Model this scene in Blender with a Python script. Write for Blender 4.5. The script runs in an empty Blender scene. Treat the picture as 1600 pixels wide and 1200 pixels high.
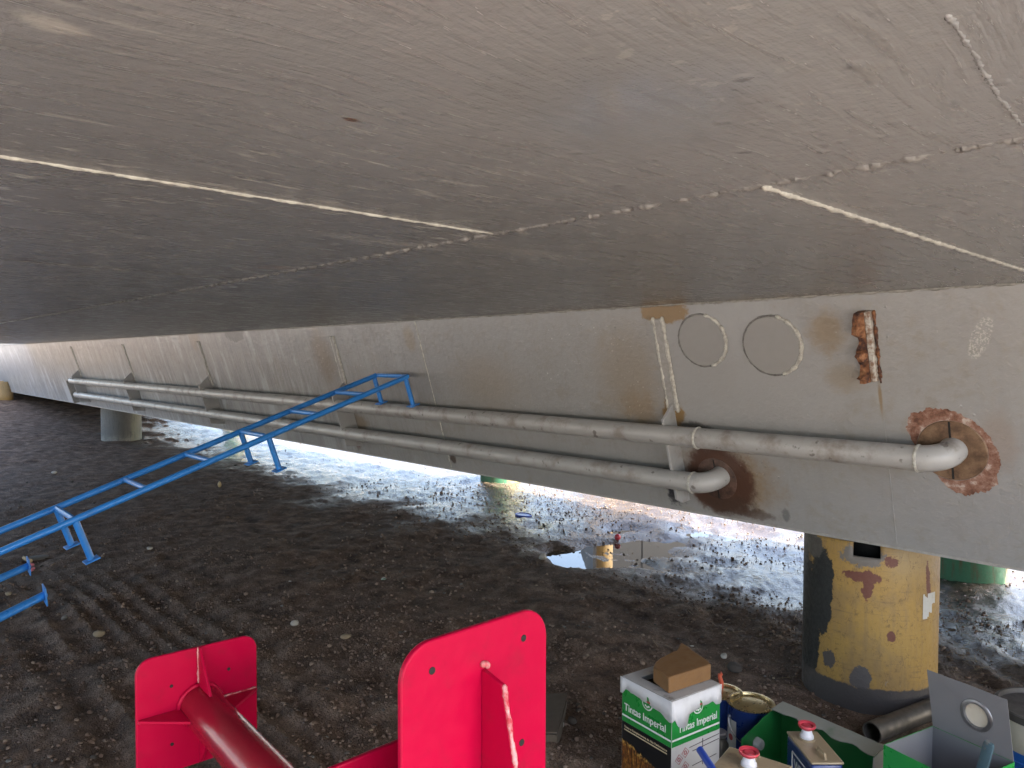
import bpy, bmesh, math, random
import numpy as np
from mathutils import Vector, Matrix

scene = bpy.context.scene
COL = scene.collection
random.seed(7); np.random.seed(7)

# ------------------------------------------------------------------ camera
F = 1167.0                                  # focal length in pixels of the 1600 x 1200 photograph
CAM = Vector((0, 0, 1.47))
_pitch, _roll = math.atan(38 / 1167.0), 0.0038
_yaw = Vector((-.7308, .6826, 0)).normalized()
_r0 = Vector((.6826, .7308, 0)).normalized()
CF = (_yaw * math.cos(_pitch) - Vector((0, 0, 1)) * math.sin(_pitch)).normalized()
_u0 = _r0.cross(CF)
CR = (_r0 * math.cos(_roll) + _u0 * math.sin(_roll)).normalized()
CU = (_u0 * math.cos(_roll) - _r0 * math.sin(_roll)).normalized()
cd = bpy.data.cameras.new('camera')
cam = bpy.data.objects.new('camera', cd); COL.objects.link(cam)
m3 = Matrix((CR, CU, -CF)).transposed()
cam.matrix_world = Matrix.Translation(CAM) @ m3.to_4x4()
cd.sensor_fit = 'HORIZONTAL'; cd.sensor_width = 36.0
cd.lens = F / 1600.0 * 36.0
cd.clip_start = .02; cd.clip_end = 3000
scene.camera = cam

# ------------------------------------------------------------------ light
SUN_EL, SUN_AZ = math.radians(50), math.radians(62)     # azimuth clockwise from +Y
world = bpy.data.worlds.new("World"); scene.world = world; world.use_nodes = True
wt = world.node_tree; bg = wt.nodes['Background']
sky = wt.nodes.new('ShaderNodeTexSky'); sky.sky_type = 'NISHITA'; sky.sun_disc = False
sky.sun_elevation = SUN_EL; sky.sun_rotation = SUN_AZ
sky.air_density = 1.0; sky.dust_density = 5.0
hz = wt.nodes.new('ShaderNodeHueSaturation'); hz.inputs['Saturation'].default_value = 1.0; hz.inputs['Value'].default_value = 1.1
wt.links.new(sky.outputs[0], hz.inputs['Color']); wt.links.new(hz.outputs[0], bg.inputs[0]); bg.inputs[1].default_value = 0.15
sl = bpy.data.lights.new('sun', 'SUN'); sl.energy = 4.5; sl.angle = math.radians(.5); sl.color = (1, .95, .87)
sun = bpy.data.objects.new('sun', sl); COL.objects.link(sun)
sd = Vector((math.sin(SUN_AZ) * math.cos(SUN_EL), math.cos(SUN_AZ) * math.cos(SUN_EL), math.sin(SUN_EL)))
sun.rotation_euler = sd.to_track_quat('Z', 'Y').to_euler(); sun.location = sd * 60
vs = scene.view_settings
scene.display_settings.display_device = 'sRGB'
vs.view_transform = 'Standard'; vs.look = 'None'; vs.gamma = 1.0; vs.exposure = 3.05
scene.cycles.max_bounces = 10; scene.cycles.diffuse_bounces = 6; scene.cycles.glossy_bounces = 5
scene.cycles.sample_clamp_indirect = 12

# ------------------------------------------------------------------ measuring helpers (photograph pixel -> point of a real surface)
HC = 1.726                                  # underside of the deck plating
ZB = 0.72; YB = 3.19; TW = 0.31             # lower edge and lean of the hull side
NW = Vector((0, 1, TW)); CW = NW.dot(Vector((0, YB, ZB))); NWn = -NW.normalized()
def ray(x, y): return CR * ((x - 800) / F) + CU * ((600 - y) / F) + CF
def D(x, y, z): return CAM + ray(x, y) * z
def G(x, y, z=0.0):
    d = ray(x, y); return CAM + d * ((z - CAM.z) / d.z)
def W(x, y, off=0.0):
    d = ray(x, y); return CAM + d * ((CW - off * NW.length - NW.dot(CAM)) / NW.dot(d))
def wall(x, z, off=0.0): return Vector((x, YB - TW * (z - ZB), z)) + NWn * off

# ------------------------------------------------------------------ material helper
KA = .67                                    # overall reflectance of the grimy surfaces
class T:
    def __init__(s, name):
        s.m = bpy.data.materials.new(name); s.m.use_nodes = True
        s.t = s.m.node_tree; s.b = s.t.nodes['Principled BSDF']; s._pos = s._obj = None
    def node(s, kind, **k):
        n = s.t.nodes.new(kind)
        for a, v in k.items(): setattr(n, a, v)
        return n
    def put(s, sock, v):
        if isinstance(v, bpy.types.NodeSocket): s.t.links.new(v, sock)
        elif isinstance(v, (tuple, list, Vector)) and len(v) == 3 and sock.type == 'RGBA': sock.default_value = (*[q * KA for q in v], 1)
        else: sock.default_value = v
    @property
    def pos(s):
        if s._pos is None: s._pos = s.node('ShaderNodeNewGeometry').outputs['Position']
        return s._pos
    @property
    def obj(s):
        if s._obj is None: s._obj = s.node('ShaderNodeTexCoord').outputs['Object']
        return s._obj
    def map(s, v, scale=(1, 1, 1), rot=(0, 0, 0), loc=(0, 0, 0)):
        n = s.node('ShaderNodeMapping'); s.put(n.inputs[0], v)
        n.inputs['Scale'].default_value = scale; n.inputs['Rotation'].default_value = rot; n.inputs['Location'].default_value = loc
        return n.outputs[0]
    def noise(s, v, scale=5, detail=4, rough=.55, dist=0):
        n = s.node('ShaderNodeTexNoise'); s.put(n.inputs['Vector'], v)
        n.inputs['Scale'].default_value = scale; n.inputs['Detail'].default_value = detail
        n.inputs['Roughness'].default_value = rough; n.inputs['Distortion'].default_value = dist
        return n.outputs['Fac']
    def voro(s, v, scale=5, feature='F1', out='Distance'):
        n = s.node('ShaderNodeTexVoronoi', feature=feature); s.put(n.inputs['Vector'], v); n.inputs['Scale'].default_value = scale
        return n.outputs[out]
    def math(s, op, a, b=0.0, clamp=False):
        n = s.node('ShaderNodeMath', operation=op, use_clamp=clamp); s.put(n.inputs[0], a)
        if op not in ('SQRT', 'ABSOLUTE', 'SINE', 'FRACT', 'FLOOR'): s.put(n.inputs[1], b)
        return n.outputs[0]
    def mul(s, a, b): return s.math('MULTIPLY', a, b)
    def add(s, a, b): return s.math('ADD', a, b)
    def sub(s, a, b): return s.math('SUBTRACT', a, b)
    def step(s, v, a, b, c=0.0, d=1.0):
        n = s.node('ShaderNodeMapRange', interpolation_type='SMOOTHSTEP')
        s.put(n.inputs[0], v)
        for i, q in enumerate((a, b, c, d)): n.inputs[i + 1].default_value = q
        return n.outputs[0]
    def mix(s, f, a, b):
        n = s.node('ShaderNodeMix', data_type='RGBA'); s.put(n.inputs[0], f); s.put(n.inputs[6], a); s.put(n.inputs[7], b)
        return n.outputs[2]
    def ramp(s, f, *pts):
        n = s.node('ShaderNodeValToRGB'); s.put(n.inputs[0], f); e = n.color_ramp.elements
        while len(e) < len(pts): e.new(.5)
        for q, (p, c) in zip(e, pts): q.position = p; q.color = (*[h * KA for h in c], 1)
        return n.outputs[0]
    def xyz(s, v):
        n = s.node('ShaderNodeSeparateXYZ'); s.put(n.inputs[0], v); return n.outputs
    def vec(s, x, y, z):
        n = s.node('ShaderNodeCombineXYZ')
        for i, q in enumerate((x, y, z)): s.put(n.inputs[i], q)
        return n.outputs[0]
    def bump(s, h, strength=.5, dist=.01, nrm=None):
        n = s.node('ShaderNodeBump'); s.put(n.inputs['Height'], h); n.inputs['Strength'].default_value = strength
        n.inputs['Distance'].default_value = dist
        if nrm: s.put(n.inputs['Normal'], nrm)
        return n.outputs[0]
    def blob(s, u, v, cu, cv, ru, rv, nz=None, amt=.8, lo=1.0, hi=.5):
        a = s.math('DIVIDE', s.sub(u, cu), ru); b = s.math('DIVIDE', s.sub(v, cv), rv)
        d = s.math('SQRT', s.add(s.mul(a, a), s.mul(b, b)))
        if nz is not None: d = s.add(d, s.mul(s.sub(nz, .5), amt))
        return s.step(d, lo, hi, 0, 1)
    def out(s, col=None, rough=None, metal=None, nrm=None, **k):
        for key, v in (('Base Color', col), ('Roughness', rough), ('Metallic', metal), ('Normal', nrm)):
            if v is not None: s.put(s.b.inputs[key], v)
        for key, v in k.items(): s.put(s.b.inputs[key.replace('_', ' ')], v)
        return s.m

def m_wall():
    t = T('hull_side_paint'); X, Y, Z = t.xyz(t.pos); P = t.pos
    nz = t.add(t.mul(t.noise(P, 9, 6, .65), .55), t.mul(t.noise(P, 27, 5, .7), .45)); nf = t.noise(P, 40, 4, .6); big = t.noise(P, 1.6, 3)
    col = t.mix(big, (.345, .339, .328), (.405, .400, .391))
    pt = t.noise(P, 2.6, 6, .6, .6); col = t.mix(t.mul(t.step(pt, .50, .53), .5), col, (.385, .38, .37)); col = t.mix(t.mul(t.step(pt, .42, .39), .45), col, (.31, .288, .258))
    col = t.mix(t.step(nz, .45, .75), col, (.33, .305, .265))
    # run-off streaks down the plate
    sv = t.noise(t.map(P, (9, 1, .7)), 3, 5, .6)
    far = t.step(X, -3.2, -8)
    col = t.mix(t.mul(t.step(sv, .5, .68), t.add(.07, t.mul(far, .55))), col, (.13, .13, .135))
    sv2 = t.noise(t.map(P, (6, 1, .5), loc=(7, 3, 1)), 3, 4, .6)
    col = t.mix(t.mul(t.step(sv2, .52, .66), t.mul(far, .5)), col, (.52, .54, .56))
    sv3 = t.noise(t.map(P, (2.2, 1, .25), loc=(1, 5, 2)), 3, 4, .6)
    col = t.mix(t.mul(t.step(sv3, .50, .60), t.mul(far, .4)), col, (.20, .205, .21)); col = t.mix(t.mul(t.step(sv3, .44, .38), t.mul(far, .7)), col, (.58, .60, .62))
    up = t.mul(t.step(Z, 1.45, 1.62), t.mul(far, t.step(nz, .35, .55)))
    col = t.mix(t.mul(up, .6), col, (.24, .25, .26))
    def B(px, py, rx, ry, c, k, amt=.9, lo=1.0, hi=.45, noise=nz):
        amt = amt * 2.2
        nonlocal col
        p = W(px, py); a = W(px + rx, py); b = W(px, py + ry)
        col = t.mix(t.mul(t.blob(X, Z, p.x, p.z, abs(a.x - p.x), abs(b.z - p.z), noise, amt, lo, hi), k), col, c)
    ochre = (.30, .20, .10); brown = (.07, .042, .028); rust = (.16, .065, .025)
    B(1150, 585, 190, 120, (.395, .392, .385), .75, .3, 1.0, .75)
    B(1110, 505, 105, 62, (.40, .398, .392), .6, .35, 1.0, .9)
    B(1460, 790, 240, 70, (.36, .352, .345), .6, .6)
    B(985, 590, 75, 105, (.31, .245, .165), .55, 1.0, 1.1, .2)
    B(1000, 640, 30, 40, ochre, .5, 1.0, 1.1, .2)
    B(760, 600, 70, 60, (.33, .28, .22), .5, 1.0, 1.1, .2)
    B(1035, 485, 42, 24, ochre, .95, .7, 1.0, .85)
    B(1150, 462, 120, 12, (.12, .075, .045), .9, 1.0, 1.0, .6)
    B(1292, 520, 40, 40, (.30, .215, .12), .7, 1.1, 1.1, .25)
    B(1320, 590, 40, 30, (.31, .24, .15), .5, 1.1, 1.1, .25)
    B(1052, 648, 18, 26, (.32, .19, .06), .9, .8, 1.0, .7)
    B(1080, 668, 36, 12, (.05, .045, .04), .8, .9)
    B(1140, 752, 95, 62, ochre, .8, .7, 1.05, .35)
    B(1125, 752, 62, 58, (.095, .042, .027), .95, .35, 1.0, .75)
    B(1140, 790, 55, 20, brown, .6, .8, 1.0, .5)
    B(1058, 765, 20, 30, (.03, .03, .04), .95, 1.2, 1.0, .6)
    B(1175, 803, 50, 10, (.09, .05, .035), .6, 1.2, 1.0, .5)
    B(1228, 806, 8, 12, (.10, .10, .10), .6, 1.2, 1.0, .5)
    B(506, 560, 22, 58, (.25, .18, .11), .6, .9, 1.1, .2)
    B(555, 680, 9, 26, rust, .95, .9, 1.0, .6)
    B(708, 716, 6, 10, brown, .9, .9)
    B(560, 660, 18, 16, (.25, .18, .11), .7, .9)
    B(1376, 625, 4, 38, (.30, .20, .09), .75, .6, 1.0, .3)
    B(365, 522, 16, 14, (.10, .105, .11), .9, .9, 1.0, .8)
    B(300, 520, 12, 40, (.24, .18, .11), .6, .9)
    B(640, 530, 12, 26, (.33, .28, .21), .7, .7)
    B(1560, 690, 40, 60, (.34, .28, .24), .6, .9)
    wn = t.noise(P, 130, 3, .7)
    p = W(1532, 528); a = W(1550, 528); b = W(1532, 564)
    br = t.blob(t.add(X, t.mul(t.sub(Z, p.z), -.35)), Z, p.x, p.z, abs(a.x - p.x), abs(b.z - p.z), nz, .5, 1, .8)
    col = t.mix(t.mul(t.mul(br, .8), t.step(wn, .48, .60)), col, (.62, .60, .55))
    spk = t.step(t.noise(P, 60, 2, .5), .74, .80)
    col = t.mix(t.mul(spk, .5), col, (.55, .53, .49))
    h = t.add(t.mul(nf, .40), t.mul(nz, .8))
    lump = t.step(t.voro(P, 30), .20, .02)
    h = t.add(h, t.mul(lump, t.mul(t.step(t.noise(P, 3.2, 3), .50, .62), .55)))
    n = t.bump(h, .58, .010)
    n = t.bump(t.noise(P, 1.3, 2), .25, .05, n)
    return t.out(col, t.step(nz, .3, .8, .30, .45), nrm=n)

def m_ceiling():
    t = T('deck_underside_paint'); P = t.pos; X, Y, Z = t.xyz(P)
    warp = t.noise(P, 1.1, 2)
    Q = t.vec(t.add(X, t.mul(warp, .22)), Y, Z)
    st = t.noise(t.map(Q, (34, 3.2, 1), rot=(0, 0, .12)), 2.2, 6, .62)
    st2 = t.noise(t.map(Q, (95, 6, 1), rot=(0, 0, .05)), 2, 4, .6)
    big = t.noise(P, 1.3, 4, .6); nz = t.noise(P, 14, 5, .6)
    col = t.mix(big, (.250, .246, .241), (.342, .338, .333))
    col = t.mix(t.mul(t.step(st, .48, .75), .5), col, (.215, .203, .190))
    col = t.mix(t.mul(t.step(nz, .55, .8), .35), col, (.31, .285, .25))
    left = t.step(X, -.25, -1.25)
    col = t.mix(t.mul(left, .65), col, (.146, .142, .142))  # smooth leftward darkening: shade falloff painted in, over somewhat darker plating
    sc = t.step(t.noise(t.map(Q, (26, 4.5, 1), loc=(3, 1, 0)), 2.3, 3, .6), .585, .64)
    sc = t.mul(sc, t.mul(left, t.step(t.noise(P, 2.3, 2), .38, .55)))
    col = t.mix(t.mul(sc, .75), col, (.52, .50, .45))
    sc2 = t.mul(t.step(t.noise(P, 45, 3), .62, .66), t.step(t.noise(P, 3.1, 3), .50, .62))
    col = t.mix(t.mul(sc2, .3), col, (.50, .48, .43))
    def B(px, py, ru, rv, c, k, amt=.9, lo=1.0, hi=.5):
        nonlocal col
        p = G(px, py, HC); col = t.mix(t.mul(t.blob(X, Y, p.x, p.y, ru, rv, nz, amt, lo, hi), k), col, c)
    B(548, 187, .008, .011, (.13, .06, .025), .95, .8)
    B(425, 418, .06, .06, (.20, .12, .07), .55, 1.0)
    B(80, 38, .02, .03, (.50, .47, .42), .6, 1.2)
    B(600, 378, .04, .25, (.34, .325, .30), .55, 1.4)
    B(820, 393, .05, .25, (.36, .34, .31), .45, 1.4)
    rim = t.mul(t.step(Y, 2.62, 2.86), t.mul(t.step(X, -3.6, -2.6), t.step(X, -.9, -1.3)))
    col = t.mix(t.mul(rim, t.step(nz, .3, .55)), col, (.16, .095, .045))
    rim2 = t.mul(t.step(Y, 2.1, 2.8), t.step(t.noise(P, 2.0, 3), .4, .7))
    col = t.mix(t.mul(rim2, .35), col, (.24, .19, .14))
    h = t.add(t.mul(st, .9), t.mul(st2, .30)); h = t.add(h, t.mul(nz, .30))
    h = t.add(h, t.mul(t.noise(P, 70, 4, .65), .7))
    p = G(1010, 185, HC); gl = t.blob(X, Y, p.x, p.y, .17, .20, t.noise(P, 5, 4, .6), 1.2, 1.15, .2)
    n = t.bump(t.mul(h, t.sub(1.0, t.mul(gl, .65))), .36, .008)
    lump = t.step(t.voro(P, 17), .20, .03)
    n = t.bump(t.mul(lump, t.step(big, .5, .66)), .45, .006, n)
    n = t.bump(warp, .3, .06, n)
    rg = t.sub(t.step(st, .3, .75, .20, .30), t.mul(gl, .08))
    return t.out(col, rg, nrm=n, Specular_IOR_Level=t.step(gl, 0, 1, .7, 1.0), Coat_Weight=t.mul(gl, 1.0), Coat_Roughness=.12)

def m_paint(name, c, rough=.4, var=.15, bump=.12, scale=18, dirt=None, dk=.4):
    t = T(name); nz = t.noise(t.obj, scale, 5, .6)
    lo = tuple(q * (1 - var) for q in c); hi = tuple(min(1, q * (1 + var)) for q in c)
    col = t.mix(nz, lo, hi)
    if dirt: col = t.mix(t.mul(t.step(t.noise(t.obj, scale * .45, 6, .7), .52, .72), dk), col, dirt)
    return t.out(col, t.step(nz, .2, .8, rough * .8, rough * 1.25), nrm=t.bump(nz, bump, .004))

def m_pipe():
    t = T('pipe_grey_paint'); P = t.pos; nz = t.noise(t.map(P, (2, 12, 12)), 2, 6, .7); n2 = t.noise(P, 7, 5, .65)
    col = t.mix(nz, (.41, .40, .385), (.52, .51, .49))
    col = t.mix(t.mul(t.step(n2, .5, .72), .65), col, (.20, .15, .11))
    col = t.mix(t.mul(t.step(t.noise(P, 21, 3), .64, .72), .7), col, (.10, .08, .065))
    return t.out(col, t.step(n2, .3, .7, .30, .48), nrm=t.bump(t.noise(P, 60, 3), .15, .003))

def m_weld(name, a, b):
    t = T(name); nz = t.noise(t.pos, 45, 4, .7)
    col = t.mix(t.step(nz, .35, .62), a, b)
    return t.out(col, .5, nrm=t.bump(t.noise(t.pos, 170, 3), .5, .003))

def m_rust(name, cols, scale=30, rough=.85):
    t = T(name); nz = t.noise(t.pos, scale, 6, .7)
    k = len(cols); col = t.ramp(nz, *[(.35 + .30 * i / (k - 1), c) for i, c in enumerate(cols)])
    return t.out(col, rough, nrm=t.bump(nz, .8, .006))

def m_ground():
    t = T('dark_wet_soil'); P = t.pos; X, Y, Z = t.xyz(P)
    n1 = t.noise(P, 1.2, 5, .6); n2 = t.noise(P, 7, 6, .65); n3 = t.noise(P, 38, 5, .7); n4 = t.noise(P, 130, 3, .7)
    col = t.ramp(n2, (.34, (.060, .037, .024)), (.50, (.165, .108, .074)), (.64, (.29, .205, .148)))
    col = t.mix(t.mul(t.step(n1, .45, .7), .5), col, (.15, .105, .075))
    col = t.mix(t.mul(t.step(n3, .55, .70), .5), col, (.27, .205, .155))
    col = t.mix(t.mul(t.step(n4, .50, .38), .6), col, (.022, .016, .012)); col = t.mix(t.mul(t.step(n4, .62, .72), .4), col, (.33, .27, .22))
    spk = t.step(t.voro(P, 55), .20, .10); spm = t.mul(spk, t.step(t.noise(P, 3.2, 3), .45, .62))
    col = t.mix(t.mul(spm, .55), col, (.17, .155, .13))
    # straw-coloured litter beside the far post
    q = G(745, 762); lit = t.blob(X, Y, q.x, q.y, 1.3, .75, n1, 1.0, 1.1, .3)
    col = t.mix(t.mul(lit, t.step(n3, .42, .6)), col, (.24, .175, .095))
    q = G(1560, 1020); lit = t.blob(X, Y, q.x, q.y, .9, .45, n1, 1.0, 1.1, .3)
    col = t.mix(t.mul(lit, t.step(n3, .46, .62)), col, (.13, .095, .06))
    # mud: wet where it lies beyond the hull and around the pool
    q = G(1090, 850); w1 = t.blob(X, Y, q.x, q.y, 2.3, 1.25, n1, 1.1, 1.15, .45)
    w2 = t.mul(t.step(t.add(Y, t.mul(t.sub(n1, .5), 2.4)), 3.7, 4.6), t.step(X, -21, -15))
    q = G(1560, 960); w3 = t.blob(X, Y, q.x, q.y, 1.0, .9, n1, 1.3, 1.2, .4)
    wet = t.math('MAXIMUM', t.math('MAXIMUM', w1, w2), w3)
    wet = t.mul(wet, t.step(t.add(t.mul(n2, .7), t.mul(n3, .3)), .72, .56))
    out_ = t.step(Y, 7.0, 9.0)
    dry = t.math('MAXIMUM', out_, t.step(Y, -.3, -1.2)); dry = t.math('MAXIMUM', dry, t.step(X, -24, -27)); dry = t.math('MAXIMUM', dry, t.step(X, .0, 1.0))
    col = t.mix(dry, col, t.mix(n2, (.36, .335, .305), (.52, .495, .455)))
    wetd = t.mul(wet, t.sub(1.0, t.mul(dry, .8)))
    col = t.mix(t.mul(wetd, .75), col, (.04, .033, .028))
    rough = t.sub(t.step(n3, .3, .7, .78, .95), t.mul(wetd, .70))
    h = t.add(t.mul(n2, .8), t.add(t.mul(n3, .55), t.mul(n4, .28)))
    n = t.bump(t.mul(h, t.sub(1.0, t.mul(wetd, .62))), .8, .034)
    return t.out(col, rough, nrm=n, Specular_IOR_Level=t.step(wetd, 0, 1, .2, .85))

def m_water():
    t = T('muddy_water'); nz = t.noise(t.pos, 5, 3)
    return t.out((.075, .064, .050), .015, nrm=t.bump(nz, .02, .01), IOR=1.33)

def m_post(kind, side, rad=.276):
    """weathered paint on a pipe post; side = world direction that runs across the visible face"""
    t = T(kind + '_post_paint'); P = t.obj; X, Y, Z = t.xyz(P)
    u = t.add(t.mul(X, side.x / rad), t.mul(Y, side.y / rad))
    nz = t.add(t.mul(t.noise(P, 9, 6, .7), .45), t.mul(t.noise(P, 30, 5, .75), .55)); nf = t.noise(P, 45, 5, .7); nv = t.noise(t.map(P, (14, 14, 2)), 2, 5, .7)
    if kind == 'yellow':
        col = t.mix(nz, (.38, .22, .045), (.48, .30, .075))
        col = t.mix(t.mul(t.step(nv, .46, .66), .6), col, (.30, .19, .075))
        col = t.mix(t.mul(t.step(nf, .57, .68), .7), col, (.15, .09, .035))
        col = t.mix(t.mul(t.step(t.noise(P, 4.5, 5, .65), .48, .62), .5), col, (.25, .16, .07))
        col = t.mix(t.mul(t.step(t.noise(t.map(P, (3, 3, 60)), 2, 4, .7), .60, .66), .55), col, (.16, .10, .05))
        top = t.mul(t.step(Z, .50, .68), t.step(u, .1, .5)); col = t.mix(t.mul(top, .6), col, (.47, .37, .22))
        cr = t.step(t.math('ABSOLUTE', t.sub(t.noise(t.map(P, (5, 5, 1.6)), 2.0, 4, .65), .5)), .0028, .001)
        col = t.mix(t.mul(cr, .8), col, (.12, .065, .035))
        dk = (.010, .013, .0125)
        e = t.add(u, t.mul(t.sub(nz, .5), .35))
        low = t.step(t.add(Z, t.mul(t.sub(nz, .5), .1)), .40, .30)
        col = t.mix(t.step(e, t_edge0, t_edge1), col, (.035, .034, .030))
        col = t.mix(t.blob(u, Z, -.68, .47, .20, .19, nz, 1.50, 1, .9), col, dk)
        col = t.mix(t.blob(u, Z, -.86, .30, .17, .30, nz, 1.50, 1, .9), col, dk)
        col = t.mix(t.blob(u, Z, -.82, .66, .16, .06, nz, 2.40, 1, .8), col, (.09, .085, .075))
        col = t.mix(t.blob(u, Z, -.1, .655, .32, .05, nz, 3.90, 1, .8), col, (.17, .15, .13))
        col = t.mix(t.blob(u, Z, -.10, .13, .15, .065, nz, 2.10, 1, .9), col, (.10, .09, .085))
        col = t.mix(t.blob(u, Z, -.55, .18, .09, .04, nz, 3.00, 1, .9), col, (.09, .075, .065))
        col = t.mix(t.step(t.add(Z, t.mul(t.sub(nz, .5), .06)), .105, .095), col, t.mix(nf, (.045, .04, .04), (.085, .075, .07)))
        red = (.16, .05, .03)
        col = t.mix(t.blob(u, Z, .32, .33, .07, .022, nz, 3.00, 1, .8), col, red)
        col = t.mix(t.blob(u, Z, -.02, .53, .07, .07, nz, 4.80, 1, .8), col, red)
        col = t.mix(t.blob(u, Z, -.05, .565, .26, .020, nz, 4.20, 1, .8), col, red)
        col = t.mix(t.blob(u, Z, .30, .64, .10, .025, nz, 4.20, 1, .8), col, red)
        col = t.mix(t.blob(t.add(u, t.mul(Z, .25)), Z, .94, .52, .03, .12, nz, 3.60, 1, .8), col, red)
        ws = t.mul(t.step(t.noise(t.map(P, (30, 30, 9)), 2, 3, .6), .66, .71), t.step(Z, .20, .06)); ws = t.mul(ws, t.step(u, -.3, .1))
        col = t.mix(t.mul(ws, .7), col, (.34, .33, .32))
    elif kind == 'green':
        col = t.mix(nz, (.035, .16, .085), (.06, .24, .13))
        col = t.mix(t.step(nv, .52, .7), col, (.11, .11, .055))
        col = t.mix(t.step(t.add(u, t.mul(t.sub(nz, .5), .5)), .45, .65), col, (.24, .17, .10))
        col = t.mix(t.step(t.add(u, t.mul(t.sub(nz, .5), .3)), .8, .95), col, (.30, .28, .12))
    else:
        col = t.mix(nz, (.075, .072, .062), (.135, .13, .115))
        col = t.mix(t.mul(t.step(Z, .2, .06), t.step(nz, .35, .6)), col, (.24, .23, .19))
        col = t.mix(t.step(t.add(u, t.mul(t.sub(nz, .5), .4)), .75, .95), col, (.20, .20, .13))
        col = t.mix(t.mul(t.step(nv, .5, .7), .6), col, (.04, .045, .04))
    return t.out(col, t.step(nf, .3, .7, .45, .7), nrm=t.bump(t.add(nf, nz), .3, .006))
t_edge0, t_edge1 = -.80, -.90

def m_steel(name, c, rough=.35, metal=.8):
    t = T(name); nz = t.noise(t.obj, 30, 5, .6); n2 = t.noise(t.obj, 8, 4, .65)
    col = t.mix(t.step(n2, .4, .7), c, tuple(q * .6 for q in c))
    return t.out(col, t.step(nz, .3, .7, rough * .8, rough * 1.3), metal, t.bump(nz, .1, .003))

def m_lights():
    """printed picture on the can: gold city lights streaking down a black ground (object x across, y up)"""
    t = T('can_night_print'); P = t.obj; X, Y, Z = t.xyz(P)
    top = t.noise(t.map(P, (30, 0, 0)), 1, 4, .7)
    edge = t.add(-.052, t.add(t.mul(t.sub(top, .5), .06), t.mul(X, -.22)))
    body = t.step(t.sub(Y, edge), .004, -.004)
    s1 = t.noise(t.map(P, (150, 14, 1)), 1, 5, .75); s2 = t.noise(t.map(P, (60, 60, 1)), 1, 5, .8)
    col = t.ramp(t.add(t.mul(s1, .65), t.mul(s2, .35)), (.40, (.006, .005, .005)), (.50, (.13, .035, .008)), (.58, (.45, .20, .03)), (.70, (.85, .62, .22)))
    glow = t.step(t.math('ABSOLUTE', t.sub(Y, edge)), .018, .0)
    col = t.mix(t.mul(glow, t.step(s2, .45, .6)), col, (.75, .45, .10))
    right = t.step(X, .215, .19)
    return t.out(t.mix(t.mul(body, right), (.007, .007, .008), col), .35)

M = {}
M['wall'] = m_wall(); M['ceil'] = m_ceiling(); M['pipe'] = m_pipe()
M['weld_white'] = m_weld('white_weld_seam', (.42, .40, .35), (.64, .62, .55))
M['weld_grey'] = m_weld('painted_weld_bead', (.24, .225, .20), (.38, .36, .32))
M['bracket'] = m_paint('bracket_pale_paint', (.46, .46, .455), .4, .1, .1, 14, (.24, .17, .11), .5)
M['weld_under'] = m_weld('underside_weld_bead', (.13, .122, .114), (.25, .238, .222)); M['stub_face'] = m_weld('peeling_white_paint', (.24, .13, .075), (.62, .60, .54)); M['stiff'] = m_weld('painted_flat_bar', (.33, .315, .29), (.40, .385, .36))
M['disc'] = m_paint('patch_grey_paint', (.335, .325, .31), .45, .07, .15, 30)
M['brown'] = m_rust('brown_steel_disc', [(.11, .058, .030), (.20, .115, .062), (.28, .175, .10)], 22, .6)
M['brown_dark'] = m_rust('dark_rusted_disc', [(.05, .028, .02), (.10, .052, .035), (.16, .09, .065)], 22, .6)
M['primer'] = m_rust('bared_primer_patch', [(.12, .048, .028), (.25, .115, .072), (.36, .205, .15), (.60, .49, .42)], 26)
M['rust'] = m_rust('flaking_rust', [(.03, .014, .012), (.09, .035, .02), (.27, .11, .045), (.40, .20, .10)], 22)
M['cont'] = m_paint('container_grey', (.085, .083, .078), .6, .15); M['dark'] = m_paint('dark_gap', (.012, .011, .010), .8, .2)
M['ground'] = m_ground(); M['water'] = m_water()
_pd = (G(1354, 1103, 0) - CAM); _pd.z = 0; _pd.normalize(); PSIDE = Vector((_pd.y, -_pd.x, 0))
M['yellow'] = m_post('yellow', PSIDE); M['green'] = m_post('green', _r0, .245); M['olive'] = m_post('green', _r0, .15); M['greypost'] = m_post('grey', _r0, .31)
M['blue'] = m_paint('blue_gloss_paint', (.04, .31, .93), .32, .12, .06, 30, (.05, .10, .22), .35)
M['red'] = m_paint('red_gloss_paint', (.52, .002, .045), .34, .07, .10, 34, (.36, .012, .04), .45)
M['red'].node_tree.nodes['Principled BSDF'].inputs['Specular IOR Level'].default_value = .14
M['red_worn'] = m_weld('red_worn_edge', (.50, .006, .03), (.76, .36, .36))
M['red_tube'] = m_paint('red_tube_paint', (.33, .006, .024), .2, .06, .1, 60)
M['stone_pale'] = m_paint('pale_stone', (.46, .43, .37), .9, .25, .5, 40)
M['stone_tan'] = m_paint('tan_stone', (.30, .235, .15), .9, .25, .5, 40)
M['stone_grey'] = m_paint('grey_stone', (.17, .16, .145), .9, .3, .5, 40)
M['stone_dark'] = m_paint('dark_stone', (.075, .062, .05), .9, .3, .5, 40)
M['can_green'] = m_paint('can_green_print', (.018, .26, .045), .30, .08, .04, 20, (.03, .17, .04), .3)
M['can_white'] = m_paint('can_white_print', (.62, .61, .58), .4, .08, .04, 20, (.40, .38, .34), .4)
M['white_ink'] = m_paint('white_ink', (.80, .80, .76), .45, .04, 0, 20)
M['pale_ink'] = m_paint('pale_gold_ink', (.62, .50, .30), .45, .04, 0, 20)
M['ink'] = m_paint('dark_ink', (.05, .03, .035), .5, .05, 0, 20)
M['ink_red'] = m_paint('red_ink', (.42, .06, .06), .5, .05, 0, 20)
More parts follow.
